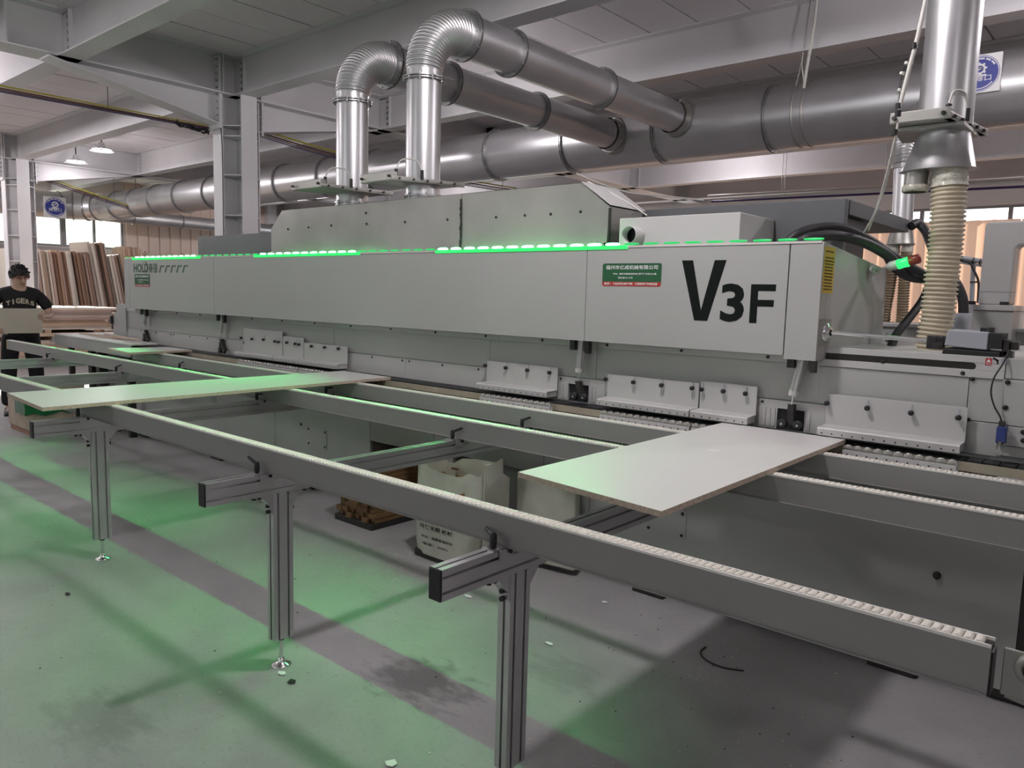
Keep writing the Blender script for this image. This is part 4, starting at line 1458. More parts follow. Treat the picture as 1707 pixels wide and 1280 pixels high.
sa, sb_ = ony(1675, 84, 7.25), ony(1664, 150, 7.25)
S_ = sa.z-sb_.z
access_sign('duct_sign', 'white square plate with a blue cog roundel on the main duct behind the upright duct', (-1.225-S_/2, 7.262, (sa.z+sb_.z)/2), (1, 0, 0), (0, 0, 1), S_)
access_sign('duct_sign', 'small white plate with a blue roundel on the duct at the far left wall', (-19.57, 6.62, 3.22), (0, 1, 0), (0, 0, 1), 0.46)


def slide_gate(par, z, x0, xb, y0, xf, yf, boxh):
    """blast gate: frame plate with an angled guide rail, actuator box at the front, fittings and an air hose"""
    A, B, C, Dd = Vector((x0, y0, z-0.006)), Vector((xb, y0, z-0.006)), Vector((xf, yf, z-0.006)), Vector((xf-0.36, yf, z-0.006))
    MB().prism([A, B, C, Dd], (0, 0, 0.012)).build('gate_plate', MT['zinc_dull'], par)
    MB().box(x0, xb, y0-0.004, y0+0.045, z-0.004, z+boxh).build('gate_box', MT['zinc_dull'], par, bevel=0.003)
    d = (C-B).normalized()
    s_ = Vector((-d.y, d.x, 0))*0.028
    up = Vector((0, 0, 0.030))
    MB().prism([B, C+d*0.03, C+d*0.03+s_, B+s_], (0, 0, 0.030)).build('gate_rail', MT['zinc_dull'], par, bevel=0.002)
    b = MB()
    for k in range(5):
        p = B.lerp(C, 0.1+0.2*k)-s_*0.02+Vector((0, 0, 0.015))
        b.cyl(p, p-s_*0.35, 0.008, 6)
    for xx in (x0+0.02, xb-0.025):
        b.cyl((xx, y0, z+boxh*0.4), (xx, y0-0.018, z+boxh*0.4), 0.009, 8)
    b.build('gate_bolts', MT['dark_metal'], par)['kind'] = 'stuff'
    p1, p2 = Vector((xb-0.02, y0+0.05, z+0.01)), B.lerp(C, 0.42)+Vector((0, 0, 0.02))
    for p in (p1, p2):
        MB().cyl(p, p+Vector((0, 0, boxh+0.01)), 0.012, 8).build('air_fitting', MT['black_plastic'], par)
    h = Vector((0, 0, boxh+0.05))
    MB().tube(spline([p1+h*0.6, p1.lerp(p2, 0.2)+h*1.2, p1.lerp(p2, 0.75)+h*1.25, p2+h*0.6], 8), 0.005, 6).build('air_hose', MT['cable_white'], par)


def branch(px, label, zf, zj, gz, rings, gate):
    PY = 3.75
    o = thing('branch_pipe', label, 'pipe', (px, PY, 2.2))
    r0, r1 = 0.121, 0.155
    MB().cyl((px, PY, ztop-0.005), (px, PY, zf), r0, 40, caps=False).build('upright_pipe', Z_, o)
    flange((px, PY, zf), (0, 0, 1), r0, o, bolts=10, lipw=0.026, t=0.012)
    flange((px, PY, ztop+0.02), (0, 0, 1), r0, o, 'collar_ring', bolts=6, lipw=0.012, t=0.02)
    # ribbed elbow
    R = zj-zf-0.04
    path, rad = [], []
    N_ = 24*10
    L0 = 0.05
    for k in range(N_+1):
        t = k/N_
        a = t*PI/2
        p = Vector((px, PY+R*(1-math.cos(a)), zf+0.04+R*math.sin(a)))
        rr = r0+(r1-r0)*t
        rib = 0.011*abs(math.sin(PI*24*t))-0.004 if 0.03 < t < 0.97 else 0.0
        path.append(p)
        rad.append(rr+rib)
    path = [Vector((px, PY, zf-0.0))]+path
    rad = [r0]+rad
    MB().tube(path, rad, 40, caps=False).build('ribbed_elbow', Z_, o)
    ye = PY+R
    MB().cyl((px, ye, zj), (px, DYC-DR*0.75, zj), r1, 40, caps=False).build('level_pipe', Z_, o)
    flange((px, ye+0.03, zj), (0, 1, 0), r1, o, bolts=10, lipw=0.03, t=0.014)
    for (rx, ry) in rings:
        yy = onx(rx, ry, px).y
        flange((px, yy, zj), (0, 1, 0), r1, o, bolts=10, lipw=0.028, t=0.014)
    m = MB().lathe((px, DYC-DR-0.12, zj), (0, 1, 0), [(r1+0.012, 0), (r1+0.02, 0.10), (r1+0.05, 0.19)], 36)
    m.build('saddle_collar', MT['zinc_dull'], o)
    slide_gate(o, gz, *gate)


branch(-4.90, 'galvanised branch pipe with ribbed elbow, the one standing nearer the steel column', 2.925, 3.285, 2.243, [(746, 130), (893, 178), (1020, 222)], (-5.10, -4.735, 3.347, -4.63, 3.90, 0.053))
branch(-4.10, 'galvanised branch pipe with ribbed elbow whose upright stands nearer the white cabinet', 2.965, 3.365, 2.25, [(850, 100), (1001, 152), (1128, 193)], (-4.37, -4.036, 3.418, -3.87, 3.90, 0.053))

# upright duct at the right with gate, breeches and beige hose
ux, uy = -0.877, 4.0
ud = thing('upright_duct', 'upright galvanised duct with a slide gate and two-legged outlet above the beige hose', 'duct', (ux, uy, 2.0))
MB().cyl((ux, uy, 2.31), (ux, uy, ZC), 0.112, 48, caps=False).build('upright_pipe', Z_, ud)
slide_gate(ud, 2.305, -1.045, -0.805, 3.755, -0.748, 4.22, 0.043)
MB().box(-1.03, -0.765, 3.83, 4.16, 2.282, 2.297).build('gate_underplate', MT['zinc_dull'], ud)
m = MB()
n = 48
top = [Vector((ux+0.105*math.cos(2*PI*k/n), uy+0.105*math.sin(2*PI*k/n), 2.287)) for k in range(n)]
mid = [Vector((-0.888+0.152*math.cos(2*PI*k/n), uy+0.092*math.sin(2*PI*k/n), 2.125)) for k in range(n)]
low = [Vector((-0.888+0.165*math.cos(2*PI*k/n), uy+0.102*math.sin(2*PI*k/n), 2.120)) for k in range(n)]
m.add(top+mid+low, [(r*n+k, (r+1)*n+k, (r+1)*n+(k+1) % n, r*n+(k+1) % n) for r in range(2) for k in range(n)], True)
m.add(low, [tuple(range(n))])
m.build('breeches_piece', Z_, ud)
MB().cyl((-0.975, uy, 2.125), (-0.978, uy, 2.03), 0.052, 24, caps=False).cyl((-0.975, uy, 2.12), (-0.975, uy, 2.118), 0.050, 20).build('outlet_stub', MT['zinc_dull'], ud)
MB().cyl((-0.828, uy, 2.125), (-0.828, uy, 2.07), 0.062, 24, caps=False).build('outlet_stub', MT['zinc_dull'], ud)
m = MB().lathe((-0.978, uy, 2.028), (0, 0, 1), [(0.050, 0), (0.057, 0.004), (0.056, 0.028), (0.053, 0.032)], 24)
m.build('tape_rim', MT['clear_tape'], ud)


def ribbed_hose(label, pts, r, ribs, m_='hose_beige', group=None, amp=0.006, n=28):
    P = spline(pts, 14)
    # resample evenly
    L = [0]
    for a, b in zip(P[:-1], P[1:]): L.append(L[-1]+(b-a).length)
    N_ = ribs*6
    out, rad = [], []
    j = 0
    for k in range(N_+1):
        s = L[-1]*k/N_
        while j < len(L)-2 and L[j+1] < s: j += 1
        t = (s-L[j])/max(1e-9, L[j+1]-L[j])
        out.append(P[j].lerp(P[j+1], t))
        ph = (k % 6)/6
        rad.append(r+amp*(1.0 if ph < 0.34 else -0.6))
    o = MB().tube(out, rad, n).build('ribbed_hose', MT[m_])
    return props(o, label, 'hose', group)


hp_ = [ony(1584, 277, uy), ony(1581, 340, uy), ony(1577, 400, uy), ony(1570, 460, uy), ony(1563, 520, uy), ony(1557, 560, uy), ony(1553, 590, uy)]
bh = ribbed_hose('thick beige ribbed hose hanging from the upright duct into the machine', hp_, 0.068, 42)
m = MB()
P = spline(hp_[:2], 10)
tp = [P[0].lerp(P[-1], k/12*0.55) for k in range(13)]
m.tube(tp, [0.0755+0.004*random.uniform(-1, 1) for _ in tp], 20, caps=False)
ob = m.build('tape_wrap', MT['clear_tape'], None)
ob.parent = bh
ob['label'] = 'clear tape wrapped around the hose top'

# air line clipped to the wall of the upright duct
al = thing('air_line', 'white air line dropping from the ceiling past the slide gate towards the charcoal cover', 'air line', ony(1493, 225, 3.58))
MB().tube([ony(1545, -8, 3.58), ony(1530, 60, 3.58), ony(1513, 125, 3.58), ony(1497, 190, 3.58)], 0.009, 8).build('air_tube', MT['cable_white'], al)
MB().tube(spline([ony(1497, 205, 3.58), ony(1492, 232, 3.6), ony(1480, 290, 3.7), ony(1464, 345, 3.85), ony(1440, 388, 4.0)], 6), 0.005, 6).build('air_tube', MT['cable_white'], al)
MB().tube(spline([ony(1495, 222, 3.58), ony(1490, 240, 3.6), ony(1477, 295, 3.7), ony(1460, 350, 3.9), ony(1448, 384, 4.05)], 6), 0.005, 6).build('air_tube', MT['cable_white'], al)
m = MB()
for (x_, y_) in ((1524, 77), (1498, 177), (1491, 221), (1497, 189)):
    p = ony(x_, y_, 3.58)
    m.cyl(p-Vector((0, 0, 0.012)), p+Vector((0, 0, 0.012)), 0.0125, 10)
m.build('tube_clip', MT['black_plastic'], al)
for k, (x_, y_) in enumerate(((1512, 105), (1504, 122), (1500, 150))):
    p = ony(x_, y_, 3.58)
    MB().lathe(p, (0.2, 0, 1), [(0.0095, -0.005), (0.0105, 0), (0.0095, 0.005)], 8).build('cable_tie', MT['cable_white'], al)

# farther drop pipe with twin brown hoses
fx, fy = -1.655, 6.5
fp = thing('drop_pipe', 'galvanised drop pipe with a ribbed neck behind the charcoal cover feeding twin brown hoses', 'pipe', (fx, fy, 2))
R_ = 0.075
pts, rad = [], []
for k in range(16*4+1):
    t = k/64
    pts.append(Vector((fx-0.02-0.03*t, fy+0.25*t*t, 2.56+0.36*t)))
    rad.append(R_+0.010*t+0.006*(1 if k % 4 < 2 else -1))
MB().tube(pts, rad, 24, caps=False).build('ribbed_neck', Z_, fp)
MB().tube([pts[-1], (fx-0.06, 7.1, 3.1), (fx-0.06, 7.45, 3.15)], 0.09, 24, caps=False).build('upper_pipe', Z_, fp)
MB().cyl((fx-0.02, fy, 2.56), (fx-0.005, fy, 2.08), R_, 28, caps=False).build('drop_pipe_body', Z_, fp)
flange((fx-0.02, fy, 2.555), (0, 0, 1), R_, fp, bolts=6, lipw=0.018, t=0.01, n=24)
MB().lathe((fx-0.005, fy, 2.09), (0, 0, -1), [(R_+0.002, 0), (R_+0.004, 0.02), (0.098, 0.115), (0.102, 0.125), (0.09, 0.125)], 28, cap1=True).build('flared_outlet', MT['zinc_dull'], fp)
m = MB().tube([(fx-0.05, fy, 1.966), (fx-0.05, fy, 1.90)], [0.044, 0.047], 14).tube([(fx+0.05, fy, 1.966), (fx+0.045, fy, 1.90)], [0.040, 0.043], 14)
m.build('tape_wrap', MT['clear_tape'], fp)
ribbed_hose('brown ribbed hose, the one of the far twin pair nearer the white hood', [(fx-0.05, fy, 1.91), (fx-0.055, fy, 1.7), (fx-0.07, fy-0.02, 1.45), (fx-0.07, fy-0.02, 1.37)], 0.042, 26, 'hose_brown', amp=0.004, n=18)
ribbed_hose('brown ribbed hose, the one of the far twin pair nearer the beige hose', [(fx+0.045, fy, 1.91), (fx+0.045, fy, 1.7), (fx+0.055, fy-0.02, 1.45), (fx+0.055, fy-0.02, 1.37)], 0.040, 26, 'hose_brown', amp=0.004, n=18)

# ------------------------------------------------------------------ second machine behind
b2 = thing('second_machine', 'second long white machine standing behind the beige hose', 'machine', (0, 6.4, 0))
MB().box(-1.72, 2.2, 6.0, 6.9, 0.1, 1.345).build('machine_body', W_, b2, bevel=0.004)
MB().box(-1.74, 2.2, 5.97, 6.92, 1.345, 1.368).build('machine_top', PW, b2, bevel=0.003)
MB().box(-1.70, 2.2, 6.05, 6.85, 0.0, 0.1).build('plinth', MT['dark_metal'], b2)
m = MB().box(-1.60, -1.57, 5.96, 6.0, 1.2, 1.30)
m.build('hinge_block', PW, b2)
# white gantry with its cabinet
p0, p1 = ony(1643, 370, 5.9), ony(1690, 408, 5.9)
gz0 = ony(1640, 508, 5.9).z
gt = thing('gantry', 'smooth white gantry post with an arm, bolted on a boxy cabinet behind the beige hose', 'gantry', (-0.92, 5.95, 1.5))
gx0, gx1 = p0.x, ony(1690, 440, 5.9).x
arm = MB().prism([(gx0, 5.9, gz0), (gx1, 5.9, gz0), (gx1, 5.9, p1.z-0.02), (gx1+0.02, 5.9, p1.z), (gx1+0.6, 5.9, p1.z), (gx1+0.6, 5.9, p0.z), (gx0+0.02, 5.9, p0.z), (gx0, 5.9, p0.z-0.02)], (0, 0.2, 0))
arm.build('gantry_post', MT['plate_white'], gt, bevel=0.012)
MB().box(gx0-0.002, gx1+0.002, 5.897, 6.103, gz0+0.085, gz0+0.090).build('post_seam', MT['motor_grey'], gt)
zc0 = ony(1622, 590, 5.8).z
MB().box(ony(1622, 512, 5.8).x, ony(1690, 512, 5.8).x, 5.8, 6.3, zc0, gz0-0.035).build('cabinet_body', W_, gt, bevel=0.004)
MB().box(ony(1621, 512, 5.8).x, ony(1692, 512, 5.8).x, 5.78, 6.32, gz0-0.035, gz0).build('cabinet_lid', PW, gt, bevel=0.003)
for xx in (gx0-0.03, gx1-0.02):
    MB().box(xx-0.025, xx+0.025, 5.82, 5.87, gz0, gz0+0.022).build('lid_latch', MT['black_plastic'], gt)
# cable arm beside it
ca = thing('pipe_stand', 'grey pipe arm on a thin post carrying black cables in front of the peach curtains', 'pipe stand', ony(1622, 480, 6.3))
a, b = ony(1588, 428, 6.3), ony(1640, 436, 6.3)
MB().cyl(a, b, 0.018, 14).cyl(a+Vector((0, 0, -0.03)), b+Vector((0, 0, -0.03)), 0.010, 10).build('arm_pipe', MT['motor_grey'], ca)
MB().cyl(ony(1623, 437, 6.32), ony(1618, 542, 6.32), 0.016, 10).build('arm_post', MT['motor_grey'], ca)
m = MB()
for q in (1603, 1622, 1634):
    p = ony(q, 429+(q-1588)*0.16, 6.28)
    m.lathe(p, b-a, [(0.02, -0.004), (0.022, 0), (0.02, 0.004)], 12)
m.build('clamp', MT['black_plastic'], ca)
MB().tube(spline([ony(1590, 432, 6.28), ony(1615, 437, 6.28), ony(1622, 448, 6.28), ony(1631, 470, 6.28), ony(1630, 505, 6.28)], 6), 0.008, 8).build('arm_cable', MT['black_rubber'], ca)
MB().cyl(ony(1617, 470, 6.28), ony(1631, 470, 6.28), 0.006, 8).build('cross_pin', MT['black_plastic'], ca)
sk_ = thing('hose_socket', 'grey square socket receiving a black hose right of the beige hose', 'socket', ony(1605, 540, 4.9))
p = ony(1605, 540, 4.9)
MB().box(p.x-0.045, p.x+0.035, 4.86, 4.94, 1.30, ony(1605, 522, 4.9).z).build('socket_body', MT['motor_grey'], sk_, bevel=0.004)
MB().box(p.x-0.02, p.x+0.05, 4.80, 4.86, 1.30, 1.33).build('socket_latch', MT['dark_metal'], sk_)

# thin pipe runs and slack wires in the far part of the hall
for k, (pa, pb, r, mm, lab) in enumerate((((1180, 327), (1707, 298), 0.022, 'cable_white', 'thin pale pipe run below the far beams, upper of two'), ((1186, 336), (1707, 311), 0.018, 'cable_violet', 'thin violet pipe run below the far beams, lower of two'))):
    a, b = ony(*pa, 12.6), ony(*pb, 12.6)
    o = thing('pipe_run', lab, 'pipe', (a+b)/2)
    MB().cyl(a, b, r, 10).build('pipe_length', MT[mm], o)
    for t in (0.28, 0.62):
        p = a.lerp(b, t)
        MB().cyl(p, (p.x, p.y, ZC-0.003), 0.006, 6).build('hanger_rod', MT['zinc_dull'], o)
w1 = spline([ony(962, 289, 7.28), ony(1000, 305, 6.6), ony(1050, 321, 6.2), ony(1110, 327, 6.0), ony(1165, 333, 5.9), ony(1172, 334, 5.9)], 6)
o = MB().tube(w1, 0.008, 6).build('slack_wire', MT['cable_white'])
props(o, 'slack white wire drooping from the main duct past the clipped corner of the extraction hood', 'wire')
w2 = spline([ony(980, 303, 3.75), ony(1015, 320, 3.78), ony(1050, 340, 3.82), ony(1078, 359, 3.86)], 6)
o = MB().tube(w2, 0.005, 6).build('slack_wire', MT['cable_white'])
props(o, 'thin white wire lying down the pale sloping corner plate of the extraction hood', 'wire')
# ------------------------------------------------------------------ left side: boards, stacks, lamp, cables


def lamp(x, y, label, drop=0.30, power=LAMP_POWER, group=None):
    o = thing('high_bay_lamp', label, 'lamp', (x, y, ZC), group)
    z = ZC-drop
    MB().cyl((x, y, ZC), (x, y, z+0.12), 0.012, 8).lathe((x, y, ZC), (0, 0, -1), [(0.05, 0), (0.045, 0.02), (0.012, 0.03)], 14).build('lamp_stem', MT['dark_metal'], o)
    MB().lathe((x, y, z+0.13), (0, 0, -1), [(0.03, 0), (0.05, 0.01), (0.055, 0.05), (0.10, 0.10), (0.20, 0.15), (0.205, 0.16), (0.195, 0.155), (0.09, 0.105)], 28).build('lamp_shade', MT['lamp_shade'], o)
    MB().lathe((x, y, z-0.0), (0, 0, -1), [(0.001, -0.015), (0.10, -0.012), (0.165, 0.0), (0.15, 0.012), (0.001, 0.02)], 24).build('lamp_lens', MT['lamp_glow'], o)
    l = D.lights.new('lamp_beam', 'POINT')
    l.energy, l.color, l.shadow_soft_size = power, LAMP_COL, 0.11
    a = D.objects.new('lamp_beam', l)
    COL.objects.link(a)
    a.location = (x, y, z-0.19)
    return o


lamp(-15.3, 6.0, 'conical high bay lamp, brightest of the two glowing past the steel column', power=22)
lamp(-16.4, 5.95, 'conical high bay lamp seen just beside and below the brightest one', drop=0.42, power=6)
for (x, y, pw) in ((-1.9, 2.3, 2.1), (0.3, 6.1, 1.3), (-8.0, 0.2, 0.7), (-5.0, -4.2, 0.9), (-6.38, 6.1, 0.5), (2.6, -1.6, 0.7), (4.2, 4.0, 0.6), (-13.2, 1.6, 3.6), (-6.5, 13.0, 0.6), (0.5, 12.8, 0.6), (-14, 12.8, 0.6), (-17.0, 10.3, 6.0), (-18.6, 2.6, 3.6)):  # mixed set: some inferred from light and shadows, others unseen, added to brighten
    lamp(x, y, 'conical high bay lamp under the ceiling boards, from a set with added fill lamps', drop=0.45 if y < 10 else 0.2, power=LAMP_POWER*pw, group='high bay lamps')

# cable bundles strapped along the frame girders
for n_, (xc, ext, zz, ze) in enumerate(((-9.15, ((-3.0, 4.84),), 3.42, 3.42), (-9.12, ((5.40, 7.2),), 3.47, 3.33), (-9.12, ((7.95, 10.6),), 3.32, 3.33), (-17.1, ((5.3, 7.2),), 3.60, 3.12))):
    y0, y1 = ext[0]
    lab = ['yellow, black and violet cables stretched below the tapered haunch', 'bundled coloured cables running on behind the steel column', 'coloured cables seen just below the main duct right of the branch pipes', 'far coloured cables sloping down towards the duct with the blue roundel sign'][n_]
    o = thing('cable_bundle', lab, 'cables', (xc, (y0+y1)/2, zz))
    for k, (dx, dz, mm, r) in enumerate(((0.0, 0.075, 'cable_yellow', 0.007), (0.02, 0.060, 'cable_yellow', 0.005), (0.0, 0.034, 'cable_black', 0.008), (0.025, 0.022, 'cable_red', 0.005), (0.0, -0.012, 'cable_violet', 0.007), (0.03, 0.004, 'cable_black', 0.006))):
        pts = []
        for i in range(9):
            t = i/8
            pts.append((xc+dx, y0+(y1-y0)*t, zz+(ze-zz)*t+dz*(1-0.5*t if n_ == 0 else 1)-0.02*math.sin(PI*t)*(0.6+0.1*k)))
        MB().tube(pts, r, 8).build('cable', MT[mm], o)
    for t in (0.15, 0.85):
        yy = y0+(y1-y0)*t
        MB().cyl((xc+0.015, yy, zz+(ze-zz)*t+0.02), (xc+0.015, yy, 3.805), 0.004, 6).build('hanger_wire', MT['cable_black'], o)
m = MB()
random.seed(12)
for k in range(9):
    pts = [Vector((-9.14+random.uniform(-0.04, 0.04), 4.42+0.07*i, 3.415-0.006*i+random.uniform(-0.03, 0.03))) for i in range(7)]
    m.tube(spline(pts, 4), 0.007, 6)
o = m.build('cable_tangle', MT['cable_black'])
props(o, 'black tangle of tied cable ends under the tip of the haunch', 'cables')

# leaning boards by the left wall
rk = thing('board_rack', 'grey steel rack with upright pegs holding the leaning boards by the far window', 'rack', (-20.6, 7.4, 0))
m = MB().box(-21.5, -21.44, 5.6, 8.3, 2.30, 2.40).box(-21.0, -20.96, 5.6, 8.5, 2.26, 2.29)
m.build('rack_rail', MT['rack_steel'], rk)
for k in range(7):
    yy = 5.7+0.42*k
    MB().box(-21.0, -20.97, yy, yy+0.03, 0.05, 2.28).build('rack_peg', MT['rack_steel'], rk)
for yy in (5.6, 8.3):
    MB().box(-21.5, -21.42, yy, yy+0.08, 0.0, 2.38).build('rack_post', MT['rack_steel'], rk)
MB().box(-21.5, -19.4, 5.6, 5.68, 0.0, 0.06).box(-21.5, -19.4, 8.22, 8.3, 0, 0.06).box(-21.5, -21.42, 5.6, 8.3, 0, 0.06).box(-19.48, -19.4, 5.6, 8.3, 0, 0.06).build('rack_base', MT['rack_steel'], rk)
# board colours by measured strips across the photo: (y px offset), width, height, lean
random.seed(11)
bt = 0
y = 5.72
bm_ = {}


def lean_board(y, th, h, lean, mi, lab, xo=0.0, depth=1.1, group=None):
    key = (round(th, 3), round(h, 2), mi, depth)
    if key not in bm_:
        bm_[key] = MB().box(-depth/2, depth/2, 0, th, 0, h).mesh('leaning_board', MT[mi])
    o = link(bm_[key], 'leaning_board', None, (-20.1+xo, y, 0.062), (math.asin(lean), 0, 0))
    return props(o, lab, 'board', group)


tones = {9: 'pale pink', 0: 'tan', 1: 'russet brown', 2: 'cream', 3: 'dark brown', 4: 'beige', 5: 'pinkish brown', 6: 'off white', 7: 'very dark brown', 8: 'sandy', 'p': 'plywood'}
seq = [6, 9, 8, 7, 5, 9, 1, 4, 1, 3, 4, 5, 2, 0, 4, 6, 5, 0, 3, 1, 5, 3, 1, 6, 2, 7, 3, 1, 3, 0, 5, 3, 6, 2, 6, 4, 5, 7, 3, 7, 2, 6]
ords = ['first', 'second', 'third', 'fourth', 'fifth', 'sixth', 'seventh', 'eighth', 'ninth', 'tenth', 'eleventh', 'twelfth', 'thirteenth', 'fourteenth', 'fifteenth', 'sixteenth', 'seventeenth', 'eighteenth', 'nineteenth', 'twentieth']


def where(k):
    return '%s counted from the person' % ords[k] if k < 20 else '%s beyond the twentieth from the person' % ords[min(19, k-20)] if k < 40 else '%s beyond the fortieth from the person' % ords[min(19, k-40)]


while y < 8.32:
    i = seq[bt % len(seq)]
    th = [0.035, 0.055, 0.028, 0.065, 0.045][bt % 5]
    tall = 7.55 < y < 8.02
    h = (2.42 if tall else 2.17)+0.03*math.sin(bt*2.7)
    lean = 0.05+0.008*(bt//3)
    g = tones[i]+' boards leaning on edge in the rack'
    lean_board(y+h*0.0, th-0.006, h, lean, 'board_%d' % i, '%s board on edge in the rack, %s' % (tones[i], where(bt)), 0.05*math.sin(bt*1.7), group=g)
    y += th*1.03+0.004
    bt += 1
    if bt % 3 == 0: y += 0.020
# group behind the plywood sheets, taller strips
y = 8.64
for k in range(9):
    i = [0, 8, 1, 0, 3, 5, 1, 0, 4][k]
    g = 'tall strips behind the plywood sheets'
    lean_board(y, 0.055, 2.40+0.03*math.sin(k*2), 0.06, 'board_%d' % i, '%s tall strip behind the plain plywood sheets, %s from the rack' % (['tan', 'sandy', 'russet', 'tan', 'dark brown', 'pinkish', 'russet', 'tan', 'beige'][k], ords[k]), -0.9, 0.5, group=g)
    y += 0.064
for (ya, yb, z1, zt0, lab) in ((8.30, 8.92, 2.17, 0.1, 'plain peach plywood sheet facing out, leaning between the rack and the tall strips'), (9.02, 9.62, 2.07, 0.1, 'plain peach plywood sheet facing out, partly hidden by the white hood end')):
    b = MB().prism([(-19.35, ya, 0.0), (-19.35, yb, 0.0), (-19.75, yb-0.1, z1), (-19.75, ya-0.1, z1)], (-0.02, 0, 0))
    o = b.build('plywood_sheet', MT['plywood_face'])
    props(o, lab, 'board')
o = MB().prism([(-19.0, 8.85, 0), (-19.0, 9.55, 0), (-19.12, 9.5, 1.42), (-19.12, 8.8, 1.42)], (-0.02, 0, 0)).build('plywood_sheet', MT['plywood_face'])
props(o, 'low plywood offcut standing in front of the plain sheets beside the hood end', 'board')
o = MB().prism([(-18.9, 9.22, 0), (-18.9, 9.50, 0), (-19.02, 9.45, 1.66), (-19.02, 9.17, 1.66)], (-0.02, 0, 0)).build('plywood_sheet', MT['board_0'])
props(o, 'narrow olive brown offcut leaning right beside the hood end', 'board')
for k in range(3):
    o = MB().prism([(-18.7, 9.42+0.07*k, 0), (-18.7, 9.45+0.07*k, 0), (-18.85, 9.25+0.07*k, 2.02-0.1*k), (-18.85, 9.22+0.07*k, 2.02-0.1*k)], (-0.15, 0, 0)).build('timber_strip', MT['board_%d' % (3, 6, 7)[k]])
    props(o, ['dark brown', 'off white', 'blackish brown'][k]+' narrow strip slanting against the plywood beside the hood end', 'strip')
# upright offcuts showing above the hood
y = 8.72
for k in range(26):
    wd = 0.05+0.05*random.random()
    if k % 6 != 4:
        h = 2.28+0.16*random.random()
        i = (6, 0, 4, 2, 8, 5)[k % 6]
        o = MB().box(-21.6, -21.55, y, y+wd, 0, h).build('upright_strip', MT['board_%d' % i])
        props(o, 'short %s offcut showing above the green light strip, %s from the window' % (('off white', 'tan', 'beige', 'cream', 'sandy', 'pinkish')[k % 6], ords[k] if k < 20 else 'last but %d' % (25-k)), 'strip', 'upright offcuts behind the hood')
    y += wd+0.012+(0.05 if k % 6 == 4 else 0)

# flat stacks of boards on bearers behind the person
random.seed(5)
SX0, SX1, SK = -16.66, -15.3, 1.133


def flat(y0, y1, z, th, mi, lab, dx=0.0, group=None):
    o = MB().box(SX0+dx, SX1+dx, y0*SK, y1*SK, z, z+th-0.002).build('stacked_board', MT[mi])
    return props(o, lab, 'board', group)


z = 0.0
for yy in (3.4, 4.4, 5.3):
    o = MB().box(SX0, SX1, yy*SK, yy*SK+0.09, 0, 0.10).build('timber_bearer', MT['board_3'])
    props(o, 'short timber bearer on the floor under the flat board stack, %s' % {3: 'end beside the person', 4: 'middle one', 5: 'end beside the machine'}[int(yy)], 'bearer', 'bearers under the board stack')
z = 0.10
low = [(0.07, 'board_4', 0), (0.05, 'board_5', -0.1), (0.075, 'board_8', 0.05), (0.06, 'board_4', -0.08), (0.05, 'board_5', 0.1), (0.07, 'board_4', -0.05)]
for k, (th, mi, dy) in enumerate(low):
    flat(3.2+dy, 5.52+dy*0.5, z, th, mi, 'board in the flat stack behind the person, %s layer up from the floor' % ords[k], 0.02*math.sin(k*2), 'lower boards of the flat stack')
    z += th
# spacer layer
for yy in (3.35, 4.45, 5.25):
    o = MB().box(SX0, SX1, yy*SK, yy*SK+0.10, z, z+0.07).build('timber_bearer', MT['board_0'])
    props(o, 'timber spacer in the dark gap halfway up the flat board stack, %s' % {3: 'end beside the person', 4: 'middle one', 5: 'end beside the machine'}[int(yy)], 'bearer', 'spacers in the board stack')
z += 0.07
for k, (th, mi) in enumerate(((0.06, 'board_8'), )):
    flat(3.1, 5.5, z, th, mi, 'board resting on the spacers of the flat stack')
    z += th
for yy in (3.35, 4.35, 5.2):
    o = MB().box(SX0, SX1, yy*SK, yy*SK+0.10, z, z+0.06).build('timber_bearer', MT['board_0'])
    props(o, 'timber spacer in the upper dark gap of the flat board stack, %s' % {3: 'end beside the person', 4: 'middle one', 5: 'end beside the machine'}[int(yy)], 'bearer', 'upper spacers in the board stack')
z += 0.06
up = [(0.05, 'board_6', 0.0), (0.075, 'board_0', 0.0), (0.05, 'board_8', -0.08), (0.04, 'board_5', 0.1), (0.045, 'board_4', 0.02), (0.045, 'board_2', 0.12), (0.05, 'board_5', 0.0), (0.045, 'board_6', 0.1)]
for k, (th, mi, dy) in enumerate(up):
    top_ = k == len(up)-1
    flat(3.0, 5.35+dy, z, th, mi, 'pale top board of the flat stack behind the person' if top_ else 'board in the flat stack behind the person, %s above the upper dark gap' % ords[k], 0.03*math.sin(k*2.3), None if top_ else 'upper boards of the flat stack')
    z += th

# infeed table of the machine with loose strips on it
it = thing('infeed_table', 'light grey infeed table with a pale top at the far left end of the machine', 'table', (-8.5, 3.3, 0))
MB().box(-9.42, -7.47, 3.125, 3.14, 0.815, 0.93).build('table_front', MT['machine_grey'], it, bevel=0.003)
MB().box(-9.42, -7.47, 3.12, 3.385, 0.93, 0.945).build('table_top', MT['laminate'], it, bevel=0.002)
MB().box(-9.42, -8.93, 3.385, 3.75, 0.93, 0.945).build('table_top', MT['laminate'], it, bevel=0.002)
MB().prism([(-9.42, 3.13, 0.93), (-9.42, 3.13, 0.84), (-9.60, 3.13, 0.84)], (0, 0.3, 0)).build('table_gusset', PW, it)
for (xx, yy, w__) in ((-9.25, 3.2, 0.05), (-8.70, 3.2, 0.09), (-8.50, 3.2, 0.09), (-7.75, 3.2, 0.06)):
    MB().box(xx, xx+w__, yy, yy+w__, 0, 0.82).build('table_leg', MT['dark_metal'], it)
random.seed(3)
